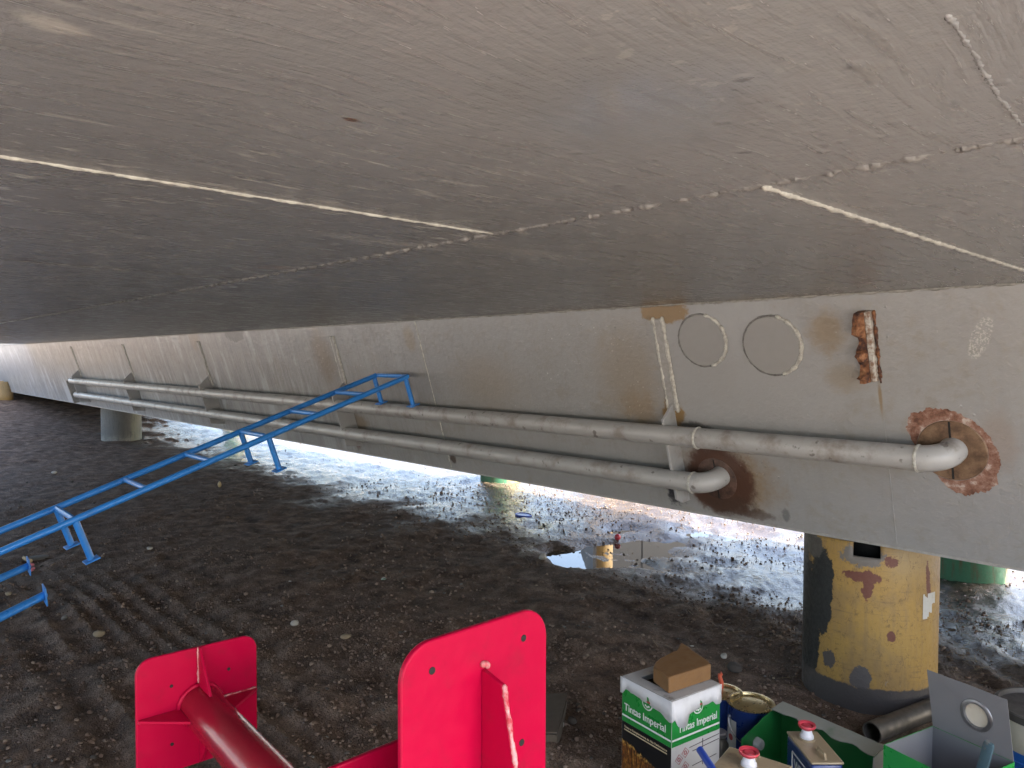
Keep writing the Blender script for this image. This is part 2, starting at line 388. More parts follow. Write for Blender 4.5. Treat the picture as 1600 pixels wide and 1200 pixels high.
M['tape'] = m_paint('masking_paper', (.72, .72, .73), .6, .07, .3, 40, (.50, .49, .47), .4)
M['print'] = m_lights()
M['board'] = m_paint('brown_board', (.215, .108, .034), .75, .18, .35, 24, (.15, .075, .028), .6)
M['can_blue'] = m_paint('can_blue_print', (.010, .035, .165), .3, .1, .05, 20)
M['can_blue_mid'] = m_paint('can_mid_blue_print', (.012, .11, .42), .3, .1, .05, 20)
M['tin'] = m_paint('stained_beige_top', (.36, .28, .17), .35, .2, .1, 18, (.16, .075, .03), .75)
M['cut_green'] = m_paint('dull_green_print', (.012, .13, .03), .35, .15, .05, 20, (.01, .05, .02), .5); M['rim_dirty'] = m_paint('dirty_paper_rim', (.50, .49, .47), .6, .15, .3, 30, (.10, .085, .07), .85)
M['gold'] = m_steel('gold_lacquered_lid', (.62, .49, .24), .28, .85)
M['steel'] = m_steel('bare_steel', (.42, .42, .43), .35, .8)
M['steel_dark'] = m_steel('dark_steel_tube', (.13, .12, .11), .5, .6)
M['can_inside'] = m_paint('grey_lacquer', (.20, .20, .205), .38, .08, .05, 16)
M['cut_face'] = m_paint('scraped_pale_green', (.30, .31, .265), .5, .15, .2, 18, (.03, .15, .05), .5)
M['cap_red'] = m_paint('red_plastic_cap', (.62, .045, .075), .35, .05, .02, 20)
M['cap_white'] = m_paint('clear_white_plastic', (.70, .71, .74), .3, .05, .02, 20)
M['plastic_blue'] = m_paint('blue_plastic', (.02, .07, .42), .35, .08, .03, 20)
M['brush'] = m_paint('paint_smeared_handle', (.035, .085, .11), .5, .5, .3, 60, (.22, .17, .13), .9)
M['orange'] = m_paint('orange_red_plastic', (.60, .10, .045), .4, .1, .05, 20)
M['wood'] = m_paint('pale_wood', (.50, .36, .18), .7, .2, .2, 20)
M['pink'] = m_paint('pink_cloth', (.62, .20, .25), .8, .2, .4, 60)
M['sticker'] = m_paint('torn_white_sticker', (.62, .61, .56), .6, .15, .1, 70, (.36, .32, .26), .8)
M['glass_shard'] = m_paint('pale_green_glass', (.28, .36, .28), .15, .1, .0, 20)
M['gravel'] = M['stone_grey']
M['straw'] = m_paint('dry_straw', (.30, .22, .11), .8, .3, 0, 20)

# ------------------------------------------------------------------ mesh helpers
class MB:
    def __init__(s): s.v = []; s.f = []
    def quad_box(s, c8):
        b = len(s.v); s.v += [Vector(q) for q in c8]
        for f in ((0, 3, 2, 1), (4, 5, 6, 7), (0, 1, 5, 4), (1, 2, 6, 5), (2, 3, 7, 6), (3, 0, 4, 7)): s.f.append([b + i for i in f])
        return s
    def box(s, o, ax, ay, az):
        """corner o and three edge vectors"""
        o, ax, ay, az = map(Vector, (o, ax, ay, az))
        return s.quad_box([o, o + ax, o + ax + ay, o + ay, o + az, o + ax + az, o + ax + ay + az, o + ay + az])
    def prism(s, poly, d):
        b = len(s.v); n = len(poly); d = Vector(d)
        s.v += [Vector(p) for p in poly] + [Vector(p) + d for p in poly]
        s.f.append([b + i for i in reversed(range(n))]); s.f.append([b + n + i for i in range(n)])
        for i in range(n): j = (i + 1) % n; s.f.append([b + i, b + j, b + n + j, b + n + i])
        return s
    def tube(s, pts, r, n=14, cap=True, wob=0.0):
        pts = [Vector(p) for p in pts]; k = len(pts); b = len(s.v); up = None
        for i, p in enumerate(pts):
            d = (pts[min(i + 1, k - 1)] - pts[max(i - 1, 0)]).normalized()
            if up is None: up = d.orthogonal().normalized()
            up = (up - d * up.dot(d)).normalized(); sd_ = d.cross(up)
            ri = r[i] if isinstance(r, (list, tuple)) else r
            for j in range(n):
                a = 2 * math.pi * j / n; rr = ri * (1 + wob * (random.random() - .5))
                s.v.append(p + (up * math.cos(a) + sd_ * math.sin(a)) * rr)
        for i in range(k - 1):
            for j in range(n):
                q = (j + 1) % n; s.f.append([b + i * n + j, b + i * n + q, b + (i + 1) * n + q, b + (i + 1) * n + j])
        if cap:
            s.f.append([b + j for j in reversed(range(n))]); s.f.append([b + (k - 1) * n + j for j in range(n)])
        return s
    def lathe(s, prof, o, ax=(0, 0, 1), n=32):
        """profile of (radius, height) pairs turned about an axis"""
        o = Vector(o); ax = Vector(ax).normalized(); u = ax.orthogonal().normalized(); w = ax.cross(u); b = len(s.v); k = len(prof)
        for r, h in prof:
            for j in range(n):
                a = 2 * math.pi * j / n; s.v.append(o + ax * h + (u * math.cos(a) + w * math.sin(a)) * max(r, 1e-5))
        for i in range(k - 1):
            for j in range(n):
                q = (j + 1) % n; s.f.append([b + i * n + j, b + i * n + q, b + (i + 1) * n + q, b + (i + 1) * n + j])
        return s
    def rock(s, c, rx, ry, rz, seed=0, sub=2, amp=.28):
        rnd = random.Random(seed); bm = bmesh.new(); bmesh.ops.create_icosphere(bm, subdivisions=sub, radius=1)
        an = rnd.random() * 6.28; ca, sa = math.cos(an), math.sin(an); dirs = [Vector((rnd.gauss(0, 1), rnd.gauss(0, 1), rnd.gauss(0, 1))).normalized() for _ in range(7)]
        b = len(s.v)
        for v in bm.verts:
            k = 1.0
            for d_ in dirs: k -= amp * max(0, v.co.dot(d_) - .55) * 1.1
            k += amp * .25 * (rnd.random() - .5); q = v.co * k; x, y, z = q.x * rx, q.y * ry, q.z * rz
            s.v.append(Vector((x * ca - y * sa, x * sa + y * ca, z)) + Vector(c))
        for f in bm.faces: s.f.append([b + v.index for v in f.verts])
        bm.free(); return s

def inv(par):
    if par is None: return Matrix.Identity(4)
    m = Matrix.Identity(4); p = par
    while p is not None: m = Matrix.LocRotScale(p.location, p.rotation_euler, None) @ m; p = p.parent
    return m.inverted()

def obj(name, mb, mat, parent=None, at=None, bevel=0, smooth=35, seg=2):
    """one mesh object from world coordinates; `at` = its own origin"""
    me = bpy.data.meshes.new(name); iv = inv(parent); o_ = Vector(at) if at is not None else Vector((0, 0, 0))
    if parent is None: vv = [Vector(v) - o_ for v in mb.v]
    else:
        oo = iv @ o_ if at is not None else Vector((0, 0, 0)); vv = [iv @ Vector(v) - oo for v in mb.v]
    me.from_pydata([tuple(v) for v in vv], [], mb.f)
    bm = bmesh.new(); bm.from_mesh(me); bmesh.ops.recalc_face_normals(bm, faces=bm.faces); bm.to_mesh(me); bm.free()
    me.materials.append(mat)
    o = bpy.data.objects.new(name, me); COL.objects.link(o)
    if parent is not None:
        o.parent = parent
        if at is not None: o.location = oo
    elif at is not None: o.location = o_
    if name.startswith('weld') or name.endswith('edge'): smooth = 75
    if smooth:
        me.shade_smooth(); me.set_sharp_from_angle(angle=math.radians(smooth))
    if bevel:
        b = o.modifiers.new('bevel', 'BEVEL'); b.width = bevel; b.segments = seg; b.limit_method = 'ANGLE'; b.angle_limit = math.radians(40)
    return o

def tag(o, label=None, cat=None, group=None, kind=None):
    if label: o['label'] = label
    if cat: o['category'] = cat
    if group: o['group'] = group
    if kind: o['kind'] = kind
    return o

def thing(name, label, cat, loc=(0, 0, 0), group=None):
    o = bpy.data.objects.new(name, None); COL.objects.link(o); o.location = loc; o.empty_display_size = .1
    return tag(o, label, cat, group)

def text(name, s, size, mat, parent, o, ax, ay, bold=.0, proud=.0006, width=None):
    """flat lettering: o = lower left corner, ax / ay = reading and up directions"""
    cu = bpy.data.curves.new(name, 'FONT'); cu.body = s; cu.size = size; cu.offset = bold; cu.extrude = .0002; cu.resolution_u = 3
    to = bpy.data.objects.new(name, cu); COL.objects.link(to); dg = bpy.context.evaluated_depsgraph_get()
    me = bpy.data.meshes.new_from_object(to.evaluated_get(dg)); bpy.data.objects.remove(to); bpy.data.curves.remove(cu)
    ax, ay = Vector(ax).normalized(), Vector(ay).normalized(); nn = ax.cross(ay)
    xs = [v.co.x for v in me.vertices]; k = (width / (max(xs) - min(xs))) if width else 1.0
    iv = inv(parent)
    for v in me.vertices: v.co = iv @ (Vector(o) + ax * ((v.co.x - min(xs)) * k) + ay * v.co.y + nn * (v.co.z + proud))
    me.materials.clear(); me.materials.append(mat)
    ob = bpy.data.objects.new(name, me); COL.objects.link(ob); ob.parent = parent
    return ob

# ------------------------------------------------------------------ noise for the terrain
def _hash(ix, iy, seed):
    h = (ix.astype(np.int64) * 374761393 + iy.astype(np.int64) * 668265263 + seed * 1442695041) & 0x7fffffff
    h = ((h ^ (h >> 13)) * 1274126177) & 0x7fffffff
    return ((h ^ (h >> 16)) & 0xffff) / 65535.0
def vnoise(x, y, seed=0):
    ix, iy = np.floor(x), np.floor(y); fx, fy = x - ix, y - iy
    fx = fx * fx * (3 - 2 * fx); fy = fy * fy * (3 - 2 * fy)
    a = _hash(ix, iy, seed); b = _hash(ix + 1, iy, seed); c = _hash(ix, iy + 1, seed); d = _hash(ix + 1, iy + 1, seed)
    return a + (b - a) * fx + (c - a) * fy + (a - b - c + d) * fx * fy - .5
def sstep(x, a, b):
    q = np.clip((x - a) / (b - a), 0, 1); return q * q * (3 - 2 * q)
PU = G(960, 856); PU2 = G(1130, 826)
WATER_Z = -.052
def height(x, y):
    x = np.asarray(x, float); y = np.asarray(y, float)
    z = 0.028 * vnoise(x * .9, y * .9, 1) + .030 * vnoise(x * 2.7, y * 2.7, 2) + .020 * vnoise(x * 8, y * 8, 3) + .010 * vnoise(x * 21, y * 21, 4) + .008 * vnoise(x * 55, y * 55, 5)
    # wheel ruts that run along the hull
    wv = y + .05 * vnoise(x * .6, y * .3, 8) + .010 * vnoise(x * 4, y * 2, 9)
    band = sstep(wv, .55, .8) * sstep(wv, 2.25, 1.95) * sstep(x, -6.5, -4.5) * sstep(x, -.3, -1.2)
    z += band * .034 * (.6 - np.abs(np.sin(wv * 19 + 1.5 * np.sin(wv * 5)))) * (.6 + vnoise(x * 2, y * 2, 10)) - band * .015
    wv2 = y * .8 + x * .6 + .06 * vnoise(x * 2, y * 2, 14); b2 = sstep(x, -1.4, -.8) * sstep(y, 2.2, 3.0)
    z += b2 * .014 * np.sin(wv2 * 34) * (.6 + vnoise(x * 3, y * 3, 15))
    for c, ra, rb, dep in ((PU, .84, .60, .066), (PU2, .40, .35, .040)):
        dx, dy = x - c.x, y - c.y; a = (dx * .6826 + dy * .7308) / ra; b = (dx * -.7308 + dy * .6826) / rb
        dd = np.sqrt(a * a + b * b) + 1.0 * vnoise(x * 1.9, y * 1.9, 11) + .5 * vnoise(x * 5, y * 5, 12); k = sstep(dd, 1.25, .65)
        z = z * (1 - .35 * k) - dep * k
    z += .6 * (np.clip(-x - 11, 0, 11) / 9) ** 2
    kf = sstep(np.hypot(x + 1.2, y - 3.1), 1.1, .5); z = z * (1 - .75 * kf) - .012 * kf
    calm = sstep(np.hypot(x, y), 14, 40); z *= (1 - .3 * calm)
    return z
def gz(x, y): return float(height(np.array([x]), np.array([y]))[0])

def build_ground():
    view = math.atan2(_yaw.y, _yaw.x)
    az = list(np.arange(-42, 42.01, .16)) + list(np.arange(45, 316, 3.0))
    az = view + np.radians(np.array(az)); na = len(az)
    r = [.5]
    while r[-1] < 1.6: r.append(r[-1] + .05)
    while r[-1] < 24: r.append(r[-1] * 1.0075)
    while r[-1] < 900: r.append(r[-1] * 1.12)
    r = np.array(r); nr = len(r)
    A, R = np.meshgrid(az, r); x = R * np.cos(A); y = R * np.sin(A); z = height(x, y)
    co = np.stack([x, y, z], -1).reshape(-1, 3); co = np.vstack([co, [[0, 0, gz(0, 0)]]])
    i = np.arange(nr - 1)[:, None] * na; j = np.arange(na)[None, :]; j2 = (j + 1) % na
    q = np.stack([i + j, i + j2, i + na + j2, i + na + j], -1).reshape(-1, 4)
    c = len(co) - 1; jj = np.arange(na); tri = np.stack([np.full(na, c), jj, (jj + 1) % na], -1)
    me = bpy.data.meshes.new('ground'); me.vertices.add(len(co)); me.vertices.foreach_set('co', co.ravel())
    me.loops.add(q.size + tri.size); me.loops.foreach_set('vertex_index', np.concatenate([q.ravel(), tri.ravel()]).astype(np.int32))
    me.polygons.add(len(q) + len(tri))
    st = np.concatenate([np.arange(len(q)) * 4, q.size + np.arange(len(tri)) * 3]).astype(np.int32); me.polygons.foreach_set('loop_start', st)
    me.update(calc_edges=True); me.validate(); me.shade_smooth(); me.materials.append(M['ground'])
    # faces point up
    bm = bmesh.new(); bm.from_mesh(me); bm.normal_update()
    if sum(f.normal.z for f in list(bm.faces)[:200]) < 0: bmesh.ops.reverse_faces(bm, faces=bm.faces)
    bm.to_mesh(me); bm.free()
    o = bpy.data.objects.new('ground', me); COL.objects.link(o)
    return tag(o, 'dark muddy soil with wheel ruts under the hull', 'ground', kind='structure')
build_ground()
wm = MB(); wc = (PU + PU2) * .5
wm.v = [Vector((wc.x + 1.6 * math.cos(a), wc.y + 1.2 * math.sin(a), WATER_Z)) for a in np.linspace(0, 2 * math.pi, 48, endpoint=False)]; wm.f = [list(range(48))]
tag(obj('puddle', wm, M['water'], smooth=0), 'shallow muddy puddle lying on the soil beyond the red plates', 'puddle', kind='structure')

# ------------------------------------------------------------------ the hull
hull = thing('ship_hull', 'grey painted steel hull with flat underside and sloping side on posts', 'hull')
XL, XR = -16.3, .42
deck = MB().prism([Vector((XL, 2.95, HC)), Vector((XR, 2.95, HC)), Vector((XR, -3.2, HC)), Vector((-8, -3.2, HC)), Vector((-10, .9, HC)), Vector((-14, 1.6, HC)), Vector((XL, 2.1, HC))], (0, 0, .9))
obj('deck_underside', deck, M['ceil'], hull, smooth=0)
def sec(x): return [Vector((x, YB, ZB)), Vector((x, 6.02, ZB)), Vector((x, 6.02, 3.0)), Vector((x, YB - TW * (3.0 - ZB), 3.0))]
obj('side_plate', MB().prism(sec(-42), (45.2, 0, 0)), M['wall'], hull, smooth=0)

def bead(pts, r, nrm, n=7, lump=.5, step=.006, wob=.3):
    """a run of weld metal along a polyline"""
    pts = [Vector(p) for p in pts]; out = []; rr = []
    rnd = random.Random(int(pts[0].x * 1000)); ph = 0
    side = (pts[-1] - pts[0]).normalized().cross(Vector(nrm))
    for a, b in zip(pts, pts[1:]):
        k = max(2, int((b - a).length / step))
        for i in range(k):
            ph += rnd.uniform(.25, .75); out.append(a.lerp(b, i / k) + side * r * wob * rnd.uniform(-1, 1)); rr.append(r * (1 + lump * (math.sin(ph) * .6 + rnd.uniform(-.5, .5))))
    out.append(pts[-1]); rr.append(r * .6); rr[0] = r * .6
    return MB().tube(out, rr, n)
UP_ = Vector((0, 0, 1)); DN = Vector((0, 0, -1)); YS = 1.016
obj('weld_seam', bead([(XL, YS, HC + .001), (-6, YS, HC + .001)], .0045, DN, step=.03, lump=.8), M['weld_under'], hull)
obj('weld_seam', bead([(-6, YS, HC + .001), (XR, YS, HC + .001)], .0042, DN, n=9, step=.0045, lump=1.0, wob=.9), M['weld_under'], hull)
obj('weld_seam', bead([(-1.142, -.95, HC + .001), (-1.142, YS - .004, HC + .001)], .0042, DN, lump=.35), M['weld_white'], hull)
obj('weld_seam', bead([(-.557, YS + .004, HC + .001), (-.557, 2.865, HC + .001)], .0055, DN, lump=.4), M['weld_white'], hull)
obj('weld_seam', bead([(-2.30, -.95, HC + .001), (-2.36, YS - .01, HC + .001)], .0025, DN, lump=.4), M['weld_under'], hull)
obj('weld_seam', bead([(-40, 3.18 - TW * 1.0, HC - .002), (-4, 3.18 - TW * 1.0, HC - .002)], .006, DN, step=.05), M['weld_grey'], hull)
obj('weld_seam', bead([(-4, 3.18 - TW * 1.0, HC - .002), (XR, 3.18 - TW * 1.0, HC - .002)], .005, DN, lump=.7, step=.009), M['weld_grey'], hull)
# low ridge of filler where the underside was patched, near the camera
def cpt(x, y): return G(x, y, HC + .001)
obj('weld_seam', bead([cpt(1480, 20), cpt(1520, 80), cpt(1560, 150), cpt(1598, 195)], .0022, DN, lump=.5, wob=.6, step=.004), M['ceil'], hull)
# plate joint on the side and the lower edge strip
p0, p1 = W(654, 502), W(702, 738)
xs = (p0.x + p1.x) / 2
obj('weld_seam', bead([wall(xs, 1.72), wall(xs, .73)], .0042, NWn, lump=.4), M['weld_white'], hull)
xs = W(1386, 700).x
obj('weld_seam', bead([wall(xs, 1.25), wall(xs, .73)], .0016, NWn, lump=.3), M['wall'], hull)
obj('lower_edge_strip', MB().box((-42, YB + .004, ZB - .012), (45.2, 0, 0), (0, .06, 0), (0, 0, .0118)), M['stiff'], hull, smooth=0)

# stiffener bars, each with its two weld runs
def stiff(x, z1, z0, w=.045, th=.010, white=True):
    ax = Vector((w, 0, 0)); ay = (wall(0, z1) - wall(0, z0)); az = NWn * th
    o_ = obj('stiffener_bar', MB().box(wall(x - w / 2, z0, -.001), ax, ay, az), M['stiff'], hull, bevel=.002)
    for s in (-1, 1):
        obj('weld_bead', bead([wall(x + s * (w / 2 + .004), z1 + .008, .002), wall(x + s * (w / 2 + .004), z0 - .01, .002)], .0095, NWn, lump=.35, step=.012), M['weld_white'] if s > 0 or white else M['weld_grey'], o_)
STX = [-2.10, -5.13, -7.86, -10.45, -13.1]
stiff(-2.10, 1.665, 1.23, .042)
stiff(-5.13, 1.64, 1.2, .035, .012)
for x in STX[2:]: stiff(x, 1.64, 1.2, .05, .014, False)

# pipes and brackets
PZ1, PZ2, PR = 1.114, .893, .047
def pipe_run(z, xe, dz=0.0, x_end=-13.35):
    so = .105
    zc_ = z + so * .296; c = lambda x: wall(x, zc_, so)
    ex = .085; R = .085
    pts = [c(x_end + (xe - ex - x_end) * i / 40) for i in range(41)]
    p = obj('coolant_pipe', MB().tube(pts, PR, 24), M['pipe'], hull)
    e0 = c(xe - ex); pts = []
    for i in range(13):
        a = math.pi / 2 * i / 12
        pts.append(e0 + Vector((R * math.sin(a), 0, 0)) - NWn * (R * (1 - math.cos(a))))
    pts.append(pts[-1] - NWn * .06)
    el = obj('elbow', MB().tube(pts, PR * 1.04, 24), M['pipe'], p)
    obj('joint_ring', MB().lathe([(PR * .9, -.007), (PR * 1.07, -.006), (PR * 1.12, 0), (PR * 1.07, .006), (PR * .9, .007)], e0, (1, 0, 0), 28), M['weld_white'], p)
    return p
pp1 = pipe_run(PZ1, W(1490, 705).x, x_end=-13.35)
xj = W(1092, 690, .105).x
obj('joint_ring', MB().lathe([(PR * .9, -.008), (PR * 1.04, -.006), (PR * 1.12, 0), (PR * 1.04, .006), (PR * .9, .008)], wall(xj, PZ1 + .031, .105), (1, 0, 0), 28), M['weld_white'], pp1)
pp2 = pipe_run(PZ2, W(1128, 752).x, x_end=-13.35)
for x in STX:
    zt, zb_ = 1.30, .81; dp = .14
    # plate standing out from the side, its top and bottom cut off slantwise
    poly = [wall(x - .009, zt, -.002), wall(x - .009, PZ1 + .11, dp), wall(x - .009, zb_ + .02, dp), wall(x - .009, zb_ - .03, -.002)]
    if x > -3: poly = [wall(x - .009, 1.265, -.002), wall(x - .009, 1.215, .10), wall(x - .009, .82, .10), wall(x - .009, .785, .06), wall(x - .009, .775, -.002)]
    obj('pipe_bracket', MB().prism(poly, (.014, 0, 0)), M['bracket'], hull, bevel=.002)
ep = [wall(-13.40, 1.16, -.002), wall(-13.40, 1.16, .17), wall(-13.40, .80, .17), wall(-13.40, .80, -.002)]
obj('end_plate', MB().prism(ep, (.012, 0, 0)), M['stiff'], hull)

# two round patches welded on, each with a bead around it
for (px, py, d) in ((1097, 532, .240), (1206, 540, .255)):
    c = W(px, py)
    o_ = obj('round_patch', MB().lathe([(1e-4, .005), (d / 2 - .004, .005), (d / 2, .001), (d / 2, -.004)], c, NWn, 64), M['disc'], hull)
    ring = [c + NWn * .002 + (Vector((1, 0, 0)) * math.cos(a) + NWn.cross(Vector((1, 0, 0))) * math.sin(a)) * (d / 2 + .002) for a in np.linspace(math.radians(-75), math.radians(75), 40)]
    obj('weld_bead', bead(ring, .0078, NWn, lump=.35, step=.006, wob=.25), M['weld_white'], o_)
    ring = [c + NWn * .001 + (Vector((1, 0, 0)) * math.cos(a) + NWn.cross(Vector((1, 0, 0))) * math.sin(a)) * (d / 2 + .002) for a in np.linspace(math.radians(75), math.radians(285), 50)]
    obj('weld_bead', bead(ring, .0045, NWn, lump=.3, step=.006, wob=.25), M['weld_under'], o_)  # left arc thinner and darker: the shadow side of the bead, painted in

# discs where the pipes enter the side
def jag(c, r0, a0, a1, amp, seed, n=150, off=.0016, inner=None):
    rnd = random.Random(seed); u = Vector((1, 0, 0)); w = NWn.cross(u); w = w if w.z > 0 else -w
    out = []; inn = []; cur = 0
    for i in range(n):
        t_ = i / (n - 1); a = math.radians(a0 + (a1 - a0) * t_); cur = cur * .6 + rnd.uniform(-1, 1) * .6
        e = min(1, t_ * 9, (1 - t_) * 9)
        ro = r0(t_) if callable(r0) else r0
        out.append(c + NWn * off + (u * math.cos(a) + w * math.sin(a)) * (inner + (ro - inner) * e * (1 + amp * cur)))
        inn.append(c + NWn * off + (u * math.cos(a) + w * math.sin(a)) * inner)
    mb = MB(); mb.v = out + inn; mb.f = [[i, i + 1, n + i + 1, n + i] for i in range(n - 1)]
    return mb
c1 = W(1487, 704); rd = .118
o1 = obj('flange_disc', MB().lathe([(1e-4, .004), (rd - .003, .004), (rd, .001), (rd, -.004)], c1, NWn, 64), M['brown'], hull)
obj('disc_slit', MB().box(c1 + Vector((-.004, 0, 0)) + NWn * .003 + Vector((0, -TW, 1)).normalized() * (-rd * .95), (.007, 0, 0), Vector((0, -TW, 1)).normalized() * rd * 1.92, NWn * .0025), M['dark'], o1, smooth=0)
obj('bared_ring', jag(c1, lambda q: .160 + .020 * math.sin(q * 9), -118, 178, .19, 5, inner=rd + .001), M['primer'], hull, smooth=0)
c2 = W(1120, 748)
o2 = obj('flange_disc', MB().lathe([(1e-4, .004), (.10, .004), (.105, .001), (.105, -.004)], c2, NWn, 64), M['brown_dark'], hull)
obj('disc_slit', MB().box(c2 + Vector((-.003, 0, 0)) + NWn * .003 + Vector((0, -TW, 1)).normalized() * (-.10), (.006, 0, 0), Vector((0, -TW, 1)).normalized() * .2, NWn * .003), M['dark'], o2, smooth=0)

# rusted stub of a cut-off lug
a = W(1372, 484); b = W(1378, 594); xs = (a.x + b.x) / 2 - .016
zt, zb_ = a.z, b.z
st_ = obj('rusted_stub', MB().box(wall(xs - .022, zb_, -.002), (.022, 0, 0), wall(0, zt) - wall(0, zb_), NWn * .028), M['stub_face'], hull, bevel=.004)
rk = MB(); rnd = random.Random(3); nseg = 26; u_ = (wall(0, zt) - wall(0, zb_))
prof = [.055, .050, .062, .058, .030, .026, .024, .030, .055, .062, .060, .058, .034, .028, .024, .026, .032, .060, .066, .070, .068, .055, .058, .062, .06, .05]
for i in range(nseg):
    o_ = wall(xs - .055, zb_) + u_ * (i / (nseg - 1)); h_ = prof[i] + rnd.uniform(-.004, .004); x0_ = rnd.uniform(-.006, .006)
    rk.v += [o_ + Vector((x0_, 0, 0)) - NWn * .002, o_ + Vector((x0_, 0, 0)) + NWn * h_ * .9, o_ + Vector((.02 + x0_, 0, 0)) + NWn * h_, o_ + Vector((.0335, 0, 0)) + NWn * .03, o_ + Vector((.0335, 0, 0)) - NWn * .002]
for i in range(nseg - 1):
    for j in range(5):
        k = (j + 1) % 5; rk.f.append([i * 5 + j, i * 5 + k, i * 5 + 5 + k, i * 5 + 5 + j])
rk.f += [list(range(5)), [nseg * 5 - 5 + i for i in reversed(range(5))]]
obj('rust_scale', rk, M['rust'], st_, smooth=25)
obj('rust_edge', bead([wall(xs + .006, zt, .001), wall(xs + .006, zb_ - .01, .001)], .006, NWn, lump=.7, step=.006), M['rust'], st_)

# ------------------------------------------------------------------ posts under the hull
def post(name, label, c, R, z0, z1, mat, hole=None, group='steel pipe posts under the hull'):
    root = thing(name, label, 'post', (c.x, c.y, z0), group)
    na, nz_ = 96, 40; mb = MB()
    for i in range(nz_ + 1):
        for j in range(na):
            an = 2 * math.pi * j / na; mb.v.append(Vector((c.x + R * math.cos(an), c.y + R * math.sin(an), z0 - .06 + (z1 - z0 + .06) * i / nz_)))
    drop = set()
    for i in range(nz_):
        for j in range(na):
            k = (j + 1) % na; f = [i * na + j, i * na + k, (i + 1) * na + k, (i + 1) * na + j]
            if hole:
                mid = sum((mb.v[q] for q in f), Vector()) / 4; d = (mid - c); uu = (d.x * PSIDE.x + d.y * PSIDE.y) / R
                if d.dot(_yaw) < 0 and hole[0] < uu < hole[1] and hole[2] < mid.z < hole[3]: continue
            mb.f.append(f)
    o = obj('pipe_wall', mb, mat, root, at=(c.x, c.y, 0))
    s_ = o.modifiers.new('wall_thickness', 'SOLIDIFY'); s_.thickness = .014; s_.offset = -1
    return root
f_ = G(1354, 1112, 0); d_ = (f_ - CAM); d_.z = 0; d_.normalize(); RY = .276
cY = f_ + d_ * RY; cY.z = 0
py_ = post('pipe_post', 'thick yellow post with dark paint patches and a square hole, beside the paint cans', cY, RY, 0, ZB - .013, M['yellow'], hole=(-.22, .17, .645, .70))
obj('hole_shade_core', MB().lathe([(1e-4, .60), (RY - .15, .60), (RY - .15, .700), (1e-4, .700)], cY, UP_, 40), M['dark'], py_)  # dark core added inside the pipe so the hole reads as shaded
stk = MB()
for i in range(9):
    for j in range(9):
        uu = .735 + .17 * i / 8; aa = math.asin(uu); pr_ = cY + (PSIDE * math.sin(aa) - _pd * math.cos(aa)) * (RY + .0015); stk.v.append(Vector((pr_.x, pr_.y, .395 + .105 * j / 8 + (.007 * math.sin(i * 5.3 + j * 2.1) if 0 < j < 8 else 0))))
rnd = random.Random(4)
for i in range(8):
    for j in range(8):
        if (i >= 4 and j <= 1) or (i >= 6 and j <= 3) or (i == 3 and j == 0) or (j == 7 and i in (1, 2)): continue
        stk.f.append([i * 9 + j, (i + 1) * 9 + j, (i + 1) * 9 + j + 1, i * 9 + j + 1])
obj('torn_sticker', stk, M['sticker'], py_, smooth=0)
for (px, py, lab, R, nm) in ((1510, 911, 'green post with a rusty stripe, just right of the thick yellow post', .245, 'green'), (782, 756, 'short green and rusty yellow post beyond the lower pipe, above the blue lid', .245, 'green'), (368, 672, 'dark green post stub showing beside the blue ladder under the hull edge', .245, 'green')):
    f_ = G(px, py, 0); d_ = f_ - CAM; d_.z = 0; d_.normalize(); c = f_ + d_ * R; c.z = 0
    if nm: post('pipe_post', lab, c, R, min(0, gz(c.x, c.y)), ZB - .001, M['olive'] if px == 782 else M['green'])
f_ = G(190, 684, .12); d_ = f_ - CAM; d_.z = 0; d_.normalize(); c = f_ + d_ * .32; c.z = 0
post('pipe_post', 'grey concrete coloured post under the far left of the pipes', c, .315, min(.1, gz(c.x, c.y)), ZB - .001, M['greypost'])
c = D(-6, 619, 16.6); zz = gz(c.x, c.y); c.z = 0
post('pipe_post', 'small yellow post stub at the far left end of the hull', c, .32, zz, D(-6, 596, 16.6).z, M['yellow'])
c = D(945, 743, 9.6); c.z = 0
post('pipe_post', 'slim yellow post beyond the hull, mirrored in the puddle', c, .11, 0, 2.6, M['yellow'], group='posts beyond the hull')

cc_ = D(1000, 700, 13.0)
ct = thing('cargo_container', 'grey steel container beyond the hull, mirrored in the puddle', 'container', (cc_.x, cc_.y, 0))
ax_ = _r0; ay_ = _yaw; o_ = Vector((cc_.x, cc_.y, 0)) - ax_ * .8
obj('container_body', MB().box(o_, ax_ * 1.7, ay_ * 2.4, UP_ * 2.42), M['cont'], ct)
for k in (0, 1): obj('door', MB().box(o_ + ax_ * (.06 + k * .8) - ay_ * .02 + UP_ * .15, ax_ * .77, ay_ * .019, UP_ * 2.1), M['cont'], ct)
